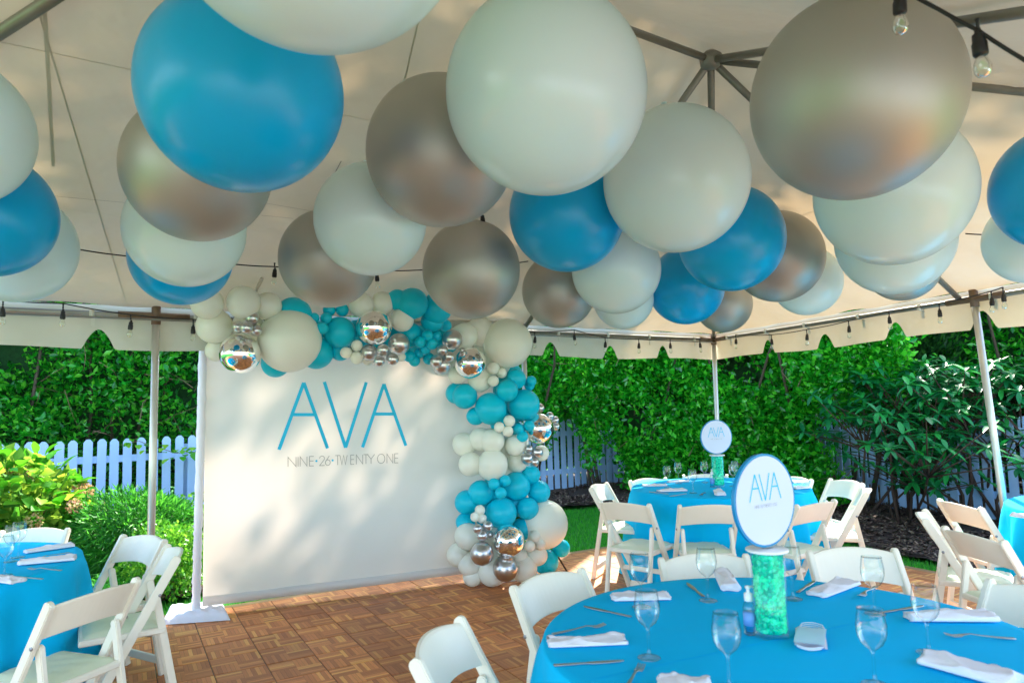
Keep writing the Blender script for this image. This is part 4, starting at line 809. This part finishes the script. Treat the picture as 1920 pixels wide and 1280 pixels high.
# ---------------------------------------------------------------- chairs
def chair_proto(label):
    rt=empty('folding_chair',(0,0,0),0,label=label,cat='chair',group='white folding chairs')
    def beam(p,q,wx,wy,name,rnd=.0,mt='chair'):
        # flat rail from p to q in the yz plane, thickness wx along x, width wy across; rounded ends
        p=Vector(p);q=Vector(q); d=(q-p).normalized(); nrm=Vector((0,-d.z,d.y)); V=[];F=[]; prof=[]
        n=6
        for i in range(n+1): th=PI*i/n; prof.append(q+d*math.sin(th)*wy/2*.9+nrm*math.cos(th)*wy/2)
        prof+= [p-nrm*wy/2,p+nrm*wy/2]
        N=len(prof)
        b=.003; V=[c+Vector((-wx/2,0,0)) for c in prof]+[c+Vector((wx/2,0,0)) for c in prof]
        F=[tuple(range(N))[::-1],tuple(range(N,2*N))]+[(i,(i+1)%N,(i+1)%N+N,i+N) for i in range(N)]
        bm=bmesh.new(); vs_=[bm.verts.new(v_) for v_ in V]
        for f in F: bm.faces.new([vs_[i] for i in f])
        bmesh.ops.recalc_face_normals(bm,faces=bm.faces[:]); bmesh.ops.bevel(bm,geom=[e for e in bm.edges if len(e.link_faces)==2 and e.calc_face_angle()>1.2],offset=.004,segments=2,affect='EDGES')
        me=bpy.data.meshes.new(name); bm.to_mesh(me); bm.free(); return obj(name,me,M[mt],rt,False)
    W2=.205
    for s in(-1,1):
        beam((s*W2,.20,.0),(s*W2,-.222,.765),.026,.044,'front_leg')
        r=beam((s*(W2-.031),-.245,.0),(s*(W2-.031),-.135,.585),.024,.036,'rear_leg')
        MB().lathe([(.008,0),(.008,.004),(.004,.006)],10).build('bolt',M['screw'],rt)
        o=[x for x in KIDS(rt) if x.name.startswith('bolt')][-1]; o.rotation_euler=(0,s*PI/2,0); o.location=(s*(W2+.013),-.148,.60)
    mb=MB().box((0,.155,.095),(2*W2-.03,.018,.045),Matrix.Rotation(-.5,3,'X'),.003); mb.build('stretcher',M['chair'],rt)
    MB().box((0,-.232,.085),(2*W2-.085,.016,.045),None,.003).build('stretcher',M['chair'],rt)
    MB().box((0,.055,.24),(2*W2-.03,.016,.035),Matrix.Rotation(-.5,3,'X'),.003).build('stretcher',M['chair'],rt)
    # seat frame + pad
    MB().box((0,.01,.415),(2*W2-.03,.385,.030),None,.006).build('seat_frame',M['chair'],rt)
    V=[];F=[];n=16
    for i in range(n+1):
        for j in range(n+1):
            x=(i/n*2-1);y=(j/n*2-1); k=max(abs(x),abs(y))
            zz=.432+.022*(1-k**6)-(.004 if k>.9 else 0)+.002*math.sin(i*1.3+j); sx=.172*(1-.03*y*y); V.append((x*sx,.01+y*.178*(1-.03*x*x),zz if k<1 else .428))
    for i in range(n):
        for j in range(n): q=i*(n+1)+j; F.append((q,q+n+1,q+n+2,q+1))
    mk('seat_pad',V,F,M['pad'],rt,True)
    # curved back panel
    V=[];F=[];n=14
    for i in range(n+1):
        x=(i/n*2-1); yo=-.038*(1-x*x); arch=.022*(1-x**2); arb=.018*(1-x**2)
        for (z,t_) in ((.625+arb,0),(.631+arb,1),(.755+arch,1),(.763+arch,0),(.763+arch,-1),(.755+arch,-2),(.631+arb,-2),(.625+arb,-1)):
            yy=-.222+(.765-z)*(.422/.765)+.0; thick={1:.009,0:.006,-1:-.006,-2:-.009}[t_]
            V.append((x*(W2-.010),yy+yo+thick,z))
    for i in range(n):
        for j in range(8): F.append((i*8+j,i*8+(j+1)%8,(i+1)*8+(j+1)%8,(i+1)*8+j))
    F+=[tuple(range(8))[::-1],tuple(n*8+k for k in range(8))]
    o=mk('back_panel',V,F,M['chair'],rt,False)
    # smooth along the curve only
    return rt
CH=[['white folding chair at the near table left side, its back panel whole', 0.281, 2.889, -47.7], ['white folding chair cut by the bottom edge left of the near table', -0.043, 2.266, -13.8], ['white chair back directly behind the rear left wine glass of the near table', 0.896, 3.143, -85.7], ['white chair back at the rear right of the near table, open parquet to its right', 1.606, 3.193, -90.0], ['white folding chair back cut by the right edge at the near table', 1.72, 2.56, -161.8], ['leftmost folding chair of the far table seen edge-on beside the lawn', 0.944, 6.215, -26.0], ['folding chair at the far table front left, seat and both leg frames showing', 0.933, 5.377, 51.1], ['folding chair behind the far table left rim facing the camera', 1.352, 6.473, -63.6], ['folding chair seen square from behind at the front of the far table', 1.358, 5.209, 90.1], ['folding chair at the far table front right, partly behind the round near sign', 1.988, 5.144, 120.5], ['folding chair at the far table right side facing left, arched back before the hedge', 2.651, 6.071, -168.0], ['rightmost folding chair of the far table, leaning rails seen edge-on', 2.537, 5.641, 157.0], ['folding chair back low behind the far table right rim', 2.353, 6.379, -153.7], ['folding chair hidden behind the far vase and glasses', 1.83, 6.684, -97.6], ['folding chair in front of the right edge table, seen from behind with its seat', 2.616, 3.754, 5.6], ['folding chair with bluish back panel nearest the leaning tent pole', 3.191, 4.743, 2.0], ['folding chair edge-on left of the other two at the right edge table', 2.704, 4.237, -30.0], ['folding chair on the far side of the right edge table, only a sliver showing', 3.774, 4.688, -55.7], ['folding chair behind the left table in front of the hydrangea', -3.178, 4.466, -85.0], ['folding chair at the left table facing the camera, below the slim tent pole', -2.381, 4.101, -120.0], ['folding chair edge-on at the left table beside the draped pole foot', -2.073, 3.744, 212.0], ['nearest folding chair at the left table seen from behind with its seat pad', -2.018, 3.121, 160.0]]
proto=None
for lab,x,y,a in CH:
    if proto is None: proto=c=chair_proto(lab)
    else: c=copy_tree(proto); c['label']=lab
    c.location=(x,y,0); c.rotation_euler=(0,0,math.radians(a-90))

# ---------------------------------------------------------------- tables and cloths
def table(x,y,lt,lc,seed,near=False,r=.762,rot=0):
    rt=empty('round_table',(x,y,0),0,label=lt,cat='table',group='round folding tables')
    MB().lathe([(r-.01,.725),(r,.735),(r,.752),(r-.006,.757)],48).build('tabletop',M['lidw'],rt,False)
    for k in range(4):
        a=PI/4+k*PI/2; MB().tube([(math.cos(a)*.42,math.sin(a)*.42,.725),(math.cos(a)*.42,math.sin(a)*.42,0)],.016,8).build('leg',M['pipe'],rt)
    rg=random.Random(seed); fo=[(rg.randint(9,13),rg.random()*6,.5),(rg.randint(15,21),rg.random()*6,.32),(rg.randint(4,6),rg.random()*6,.3)]
    n=220; rings=[(0,0),(.3,0),(.6,0),(r-.03,0),(r+.002,.001),(r+.008,.006),(r+.011,.018)]
    V=[];F=[]
    L=len(rings); nd=16; tot=L+nd
    for i in range(tot):
        for k in range(n):
            th=2*PI*k/n; w_=sum(c*math.sin(f*th+p) for f,p,c in fo)
            if i<L: rr,dz=rings[i]; z=.764-dz; R_=max(rr,.002)
            else:
                f=(i-L+1)/nd; z=.746-f*.735; R_=r+.012+.085*f**.8*(1)+.085*w_*f**.6*(1 if f<.99 else 1.05); R_=max(R_,r+.012+.008*f)
                z=max(z,.008+.006*math.sin(th*23))
            V.append((R_*math.cos(th),R_*math.sin(th),z))
    for i in range(tot-1):
        for k in range(n): F.append((i*n+k,(i+1)*n+k,(i+1)*n+(k+1)%n,i*n+(k+1)%n))
    F.append(tuple(range(n)))
    o=mk('tablecloth',V,F,M['cloth'],None,True); o.location=(x,y,0); tag(o,lc,'tablecloth','turquoise floor-length tablecloths')
    # pressed crease across the top
    if near:
        V=[];
        for k in range(40):
            t_=(k/39*2-1)*(r-.05); c=Vector((math.cos(rot)*t_,math.sin(rot)*t_,.7652)); s=Vector((-math.sin(rot),math.cos(rot),0)); h_=.0012*(1-abs(t_/r)**4)
            V+=[c-s*.004,c+Vector((0,0,h_)),c+s*.004]
        mk('crease',V,[(3*k+j,3*k+j+1,3*k+j+4,3*k+j+3) for k in range(39) for j in range(2)],M['cloth'],o,True)
table(.84,2.27,'round table under the cloth in the right foreground','turquoise cloth on the nearest table, set with glasses and napkins',3,True,rot=.42)
table(1.75,6.08,'round table under the cloth by the lawn behind the foreground table','turquoise floor-length cloth on the far table by the middle tent pole',5,r=.735)
table(3.97,4.4,'round table under the cloth cut by the right edge','turquoise cloth just showing at the right edge beside the leaning tent pole',9)
table(-3.10,3.58,'round table under the cloth cut by the left edge','dark turquoise cloth on the table at the left edge',12)
TZ=.766
# wine glass
gp=[(.0,.001),(.031,.001),(.0335,.002),(.030,.004),(.012,.007),(.0052,.014),(.0040,.03),(.0038,.075),(.005,.084),(.012,.090),(.024,.100),(.0325,.115),(.0365,.132),(.0365,.150),(.033,.175),(.0315,.187),(.0318,.1885),(.0309,.1885),(.0306,.187)]
gmsh=MB().lathe([(max(r,1e-5),z) for r,z in gp],28); gme=bpy.data.meshes.new('wine_glass'); gme.from_pydata([tuple(p) for p in gmsh.v],[],gmsh.f); gme.update(); gme.materials.append(M['glass']); gme.polygons.foreach_set('use_smooth',[True]*len(gme.polygons))
GLB={'glasses1':['wine glass behind another at the left of the near table, beside a folded napkin','wine glass at the left of the near table, in front of another glass','wine glass at the back left of the near table beside a rolled napkin','wine glass standing nearest the camera, left of the bead vase','wine glass half hidden behind the bead vase on the near table','wine glass at the back of the near table in front of a chair back','wine glass standing nearest the camera, right of the face masks','wine glass at the right of the near table over a rolled napkin'],
'glasses2':['leftmost wine glass on the far table','second wine glass from the left at the rear of the far table','wine glass nearest the camera on the far table','wine glass just left of the bead vase on the far table','front one of two glasses overlapping right of the far vase','rear one of two glasses overlapping right of the far vase'],
'glasses0':['nearer rear wine glass on the left table by the edge','farthest wine glass on the left table','wine glass closest to the camera on the left table']}
for k in GLB:
    for (x,y),lb in zip(D[k],GLB[k]):
        o=obj('wine_glass',gme); o.location=(x,y,TZ); s=1.0 if k!='glasses1' else 1.03; o.scale=(s,s,s); tag(o,lb,'wine glass','stemmed wine glasses on the tables')
# rolled napkins
def napkin(p,q,label,wd=.075,h=.028,seed=0,twist=True):
    p=Vector((*p,TZ));q=Vector((*q,TZ)); d=q-p; L=d.length; rg=random.Random(seed); V=[];F=[];n=36;k=26; ph=rg.random()*6
    for i in range(n+1):
        t_=i/n; w_=wd*(1+.18*(t_-.5)*rg.choice([1]))*(.94 if i in(0,n) else 1)
        for j in range(k):
            th=2*PI*j/k; u_=math.cos(th); v_=math.sin(th)
            rid=.007*max(0,math.sin(3*th+ (t_*5 if twist else 0)+ph))**3 + .006*max(0,math.sin(2*th-t_*9+ph*2))**4
            x=w_/2*math.copysign(abs(u_)**.75,u_); z=h/2*(1+math.copysign(abs(v_)**.7,v_))*(1-.22*abs(u_)**2)+ (rid if v_>0 else 0)
            V.append((t_*L-L/2+.006*math.sin(u_*5+ph),x,max(.0015,z)))
    for i in range(n):
        for j in range(k): F.append((i*k+j,(i+1)*k+j,(i+1)*k+(j+1)%k,i*k+(j+1)%k))
    # recessed, layered ends
    for e,i in((-1,0),(1,n)):
        b=len(V); ring=[V[i*k+j] for j in range(k)]; cx=sum(r[0] for r in ring)/k; 
        prev=[i*k+j for j in range(k)]
        for sc_,dx in((.78,-.004),(.70,.004),(.45,-.006),(.3,0)):
            cur=len(V)
            for j in range(k): r_=ring[j]; V.append((cx+e*dx,r_[1]*sc_,h/2+(r_[2]-h/2)*sc_))
            for j in range(k):
                fc=(prev[j],prev[(j+1)%k],cur+(j+1)%k,cur+j); F.append(fc if e<0 else fc[::-1])
            prev=[cur+j for j in range(k)]
        F.append(tuple(prev) if e<0 else tuple(prev[::-1]))
    o=mk('napkin',V,F,M['napkin'],None,True); c=(p+q)/2; o.location=c; o.rotation_euler=(0,0,math.atan2(d.y,d.x)); tag(o,label,'napkin','folded white napkins')
NL=dict(a=('folded napkin at the left rear of the near table under two glasses',.085,.018),b=('flat folded napkin between fork and knife at the near table left edge',.075,.016),c=('rolled napkin beside the back left glass of the near table',.07,.035),d=('loosely folded napkin behind the face masks near the back chair',.085,.022),
e=('long rolled napkin under the right wine glass of the near table',.07,.03),f=('large twisted napkin in the lower right corner of the near table',.085,.036),g=('napkin tip cut by the bottom edge between the two nearest glasses',.09,.025),
h=('napkin at the far left of the far table, behind the leftmost glass',.07,.015),i=('bright napkin nearest the camera on the left of the far table',.09,.018),j=('napkin at the rear of the far table beyond the second glass',.07,.015),k=('small rolled napkin in front of the far bead vase',.075,.025),l=('upper napkin of two at the right of the far table',.08,.018),m=('lower napkin of two at the right of the far table',.09,.018),
n=('rear napkin of three on the left table',.065,.022),o=('middle napkin of three on the left table, crumpled ridge on top',.07,.028),p=('front napkin of three on the left table, cut by the edge',.07,.02),q=('napkin on the table at the right edge',.08,.02))
for i,(k,(p,q)) in enumerate(D['napkins'].items()):
    lb,wd,h_=NL[k]; P_=Vector(p);Q_=Vector(q); c=(P_+Q_)/2; L=(Q_-P_).length; LL=min(max(L,.13),.27); dd=(Q_-P_).normalized(); p2=c-dd*LL/2;q2=c+dd*LL/2
    napkin(p2,q2,lb,wd*1.08,h_*.8,i)
# cutlery
def knife_mesh():
    V=[];F=[]; st=[(0,.004),(.004,.008),(.05,.0075),(.09,.005),(.10,.006),(.112,.0095),(.16,.0105),(.195,.008),(.208,.002)]
    for x,w_ in st: V+=[(x,-w_,.0015),(x,-w_*.6,.0038),(x,w_*.6,.0038),(x,w_,.0015)]
    for i in range(len(st)-1):
        for j in range(3): q=i*4+j; F.append((q,q+4,q+5,q+1))
        F.append((i*4+3,i*4+7,i*4+4,i*4))
    return V,F
def fork_mesh():
    V=[];F=[]; st=[(0,.0045,.002),(.004,.0085,.002),(.05,.006,.004),(.09,.0035,.007),(.125,.003,.011),(.142,.006,.008),(.152,.0115,.005)]
    for x,w_,z in st: V+=[(x,-w_,z),(x,w_,z),(x,w_,z+.002),(x,-w_,z+.002)]
    for i in range(len(st)-1):
        for j in range(4): F.append((i*4+j,(i+1)*4+j,(i+1)*4+(j+1)%4,i*4+(j+1)%4))
    F.append((0,1,2,3))
    for t_ in range(4):
        y=-.0095+t_*.0063; b=len(V)
        for x,z,w_ in((.150,.005,.0022),(.17,.0035,.0018),(.195,.009,.0012)): V+=[(x,y-w_,z),(x,y+w_,z),(x,y+w_,z+.0018),(x,y-w_,z+.0018)]
        for i in range(2):
            for j in range(4): F.append((b+i*4+j,b+(i+1)*4+j,b+(i+1)*4+(j+1)%4,b+i*4+(j+1)%4))
        F.append((b+8,b+9,b+10,b+11)[::-1])
    return V,F
KL=['dinner knife at the left rear of the near table','dinner knife at the left edge of the near table below the flat napkin','dinner knife left of the rolled napkin at the back of the near table','dinner knife behind the bead vase, before the crumpled napkin','dinner knife peeking from under the right glass of the near table','dark dinner knife in the lower right corner above the twisted napkin','dinner knife left of the bright napkin on the far table','dinner knife right of the bright napkin on the far table','dinner knife on the left table by its front napkin']
FL=['fork lying above the flat napkin at the near table left edge','fork with tines up at the bottom edge, left of the nearest glass','fork at the back of the near table beneath the rear glass','fork at the right edge of the near table','fork in front of the far table vase','nearer fork on the left table','farther fork on the left table beside the rear napkin']
for nm,mesh,key,labs,L0 in(('dinner_knife',knife_mesh(),'knives',KL,.208),('fork',fork_mesh(),'forks',FL,.195)):
    me=bpy.data.meshes.new(nm); me.from_pydata(mesh[0],[],mesh[1]); me.update(); me.materials.append(M['steel']); me.polygons.foreach_set('use_smooth',[True]*len(me.polygons))
    for (p,q),lb in zip(D[key],labs):
        P_=Vector(p);Q_=Vector(q); d=Q_-P_; c=(P_+Q_)/2; dd=d.normalized(); s=1.0; st=c-dd*L0/2
        if key=='forks' and lb.startswith('fork with'): pass
        o=obj(nm,me); o.location=(st.x,st.y,TZ); o.rotation_euler=(0,0,math.atan2(d.y,d.x)); tag(o,lb,nm.replace('_',' '),nm.replace('_',' ')+'s at the place settings')
# face masks: a small stack with ear loops
mp0,mp1=[Vector(q) for q in D['mask']]; c=(mp0+mp1)/2; rt=empty('face_masks',(c.x,c.y,TZ),-.45,label='small stack of pleated disposable face masks beside the bead vase',cat='face masks')
def maskgeo(dz,rot):
    V=[];F=[]; nx_,ny_=12,16; R_=Matrix.Rotation(rot,3,'Z')
    for i in range(nx_+1):
        for j in range(ny_+1):
            x=(i/nx_-.5)*.085; y=(j/ny_-.5)*.16; pl=.0022*abs(math.sin(i*1.6)) ; V.append(R_@Vector((x,y,dz+pl+.006*(1-(2*y/.16)**2))))
    for i in range(nx_):
        for j in range(ny_): q=i*(ny_+1)+j; F.append((q,q+ny_+1,q+ny_+2,q+1))
    return V,F
for k in range(4):
    V,F=maskgeo(.003+k*.004,random.uniform(-.1,.1)); mk('mask',V,F,M['maskblue'] if k==3 else M['napkin'],rt,True)
for k in range(4):
    for s in(-1,1):
        mb=MB(); pts=[(-.04,s*.08,.01)]+[( -.04+.08*t_/8, s*(.08+.028*math.sin(PI*t_/8)+.006*k), .006+.004*k) for t_ in range(1,8)]+[(.04,s*.08,.01)]
        mb.tube(pts,.0014,5); mb.build('ear_loop',M['napkin'],rt,True)
# hand sanitiser
def sanit(x,y,lb):
    rt=empty('sanitizer_bottle',(x,y,TZ),.6,label=lb,cat='bottle')
    MB().lathe([(.016,.0),(.019,.003),(.019,.085),(.015,.097),(.009,.101),(.009,.106)],20).build('body',M['glass'],rt,True)
    MB().lathe([(.0155,.006),(.0155,.055)],16).build('gel',thin('sanitizer_gel',(.45,.78,.95,1),.3,.03),rt,True)
    MB().lathe([(.0194,.03),(.0194,.07)],20).build('label_band',mat('blue_label',(.15,.35,.75),.5),rt,True)
    MB().lathe([(.0125,.104),(.0135,.107),(.0135,.128),(.006,.131),(.005,.142),(.009,.144),(.009,.150),(.003,.152)],16).build('pump_cap',M['lidw'],rt,True)
    MB().tube([(0,0,.147),(.022,0,.146),(.026,0,.141)],.003,6).build('spout',M['lidw'],rt)
sanit(*D['sanit'][0],'clear pump bottle of hand sanitizer left of the near bead vase'); sanit(*D['sanit'][1],'small clear sanitizer bottle left of the far bead vase')
# vases of gel beads with lid
def vase(x,y,lb,seed):
    rt=empty('bead_vase',(x,y,TZ),0,label=lb,cat='vase')
    H_=.262; MB().lathe([(.0,.0),(.052,.0),(.0535,.004),(.0535,H_),(.0515,H_),(.0515,.012),(.0,.010)],40).build('glass_cylinder',M['vaseglass'],rt,True)
    ico=[];R_=.0085
    rg=np.random.default_rng(seed); V=[];F=[]
    bm=bmesh.new(); bmesh.ops.create_icosphere(bm,subdivisions=1,radius=1); iv=np.array([v_.co[:] for v_ in bm.verts]); fi=np.array([[v_.index for v_ in f.verts] for f in bm.faces]); bm.free()
    n=1500; th=rg.uniform(0,2*PI,n); z=rg.uniform(.02,H_-.008,n); rad=rg.uniform(.037,.0415,n)
    k=rg.uniform(.6,1.1,n)*R_; C_=np.stack([np.cos(th)*rad,np.sin(th)*rad,z],1)
    V=(iv[None]*k[:,None,None]+C_[:,None]).reshape(-1,3); F=(fi[None]+(np.arange(n)*len(iv))[:,None,None]).reshape(-1,3)
    o=obj('gel_beads',nmesh('gel_beads',V,F),M['bead'],rt,True); o['kind']='stuff'
    MB().lathe([(.0,.014),(.040,.015),(.041,H_-.006),(.0,H_-.004)],24).build('bead_core',M['bag'],rt,True)
    MB().lathe([(.0,H_+.001),(.062,H_+.001),(.066,H_+.003),(.066,H_+.009),(.062,H_+.011),(.0,H_+.011)],48).build('lid',M['lidw'],rt,True)
    return rt
def sign(x,y,ang_,lb):
    a=math.radians(ang_); n_=Vector((math.cos(a),math.sin(a),0)); z0=TZ+.273; rt=empty('table_sign',(x,y,z0),0,label=lb,cat='sign'); R_=.148
    sx=Vector((-math.sin(a),math.cos(a),0)); 
    def P3(s,z,off): return sx*s+Vector((0,0,z+R_+.004))+n_*off
    def disc(r1,o0_,o1_,name,mt,n=64):
        V=[P3(r1*math.cos(2*PI*k/n),r1*math.sin(2*PI*k/n),o0_) for k in range(n)]+[P3(r1*math.cos(2*PI*k/n),r1*math.sin(2*PI*k/n),o1_) for k in range(n)]
        F=[tuple(range(n)),tuple(range(2*n-1,n-1,-1))]+[(k,k+n,(k+1)%n+n,(k+1)%n) for k in range(n)]
        o=mk(name,V,F,mt,rt); return o
    disc(R_,-.006,.006,'disc',M['signblue']); disc(R_-.0075,.006,.0075,'face',M['signface']); disc(R_-.0075,-.0075,-.006,'face',M['signface'])
    W_=.155; H_=.085
    def stroke(sts,w_,mt):
        mb=MB()
        for k,st in enumerate(sts):
            for kk in range(len(st)-1):
                V,F=ribbon([st[kk],st[kk+1]],w_,lambda s,z:P3(s,z,.0082+.0002*(kk+2*k)),None,None); mb.add(V,F)
        mb.build('letter',mt,rt)
    xs=[(-.078,-.058*0),]; b=.0
    def lett(x0,x1,up): 
        m_=(x0+x1)/2
        return [(x0,b),(m_,b+H_),(x1,b)] if up else [(x0,b+H_),(m_,b),(x1,b+H_)]
    stroke([lett(-.078,-.019,True),[(-.062,b+H_*.48),(-.035,b+H_*.48)]],.0045,M['letter'])
    stroke([lett(-.027,.022,False)],.0045,M['letter'])
    stroke([lett(.018,.075,True),[(.033,b+H_*.48),(.060,b+H_*.48)]],.0045,M['letter'])
    x0=-.055; sc_=.0095; tot=0; text='NINE.26.TWENTY ONE'
    wsum=sum((GLY[c][0]+.22 if c in GLY else .35) for c in text); k_=.110/wsum; cx=-.055
    for c in text:
        if c in GLY:
            gw,sts=GLY[c]; stroke([[(cx+x_*k_,-.022+y_*.0105) for x_,y_ in (st if len(st)<9 else st[::4]+[st[-1]])] for st in sts],.0006,M['letter_grey']); cx+=(gw+.22)*k_
        else:
            if c=='.': stroke([[(cx+.1*k_,-.0167),(cx+.3*k_,-.0167)]],.0014,M['letter'])
            cx+=.35*k_
    MB().box(n_*0+Vector((0,0,.006)),(.03,.03,.012),Matrix.Rotation(a,3,'Z'),.002).build('clear_clip',M['glass'],rt)
vase(.8,2.28,'clear cylinder vase of turquoise gel beads with a white lid on the near table',1); sign(.8,2.28,-58,'round AVA sign turned to the right on top of the near bead vase')
vase(1.75,6.08,'clear cylinder vase of turquoise gel beads with a white lid on the far table',2); sign(1.75,6.08,-78,'round AVA sign on top of the far bead vase in front of the tent pole')
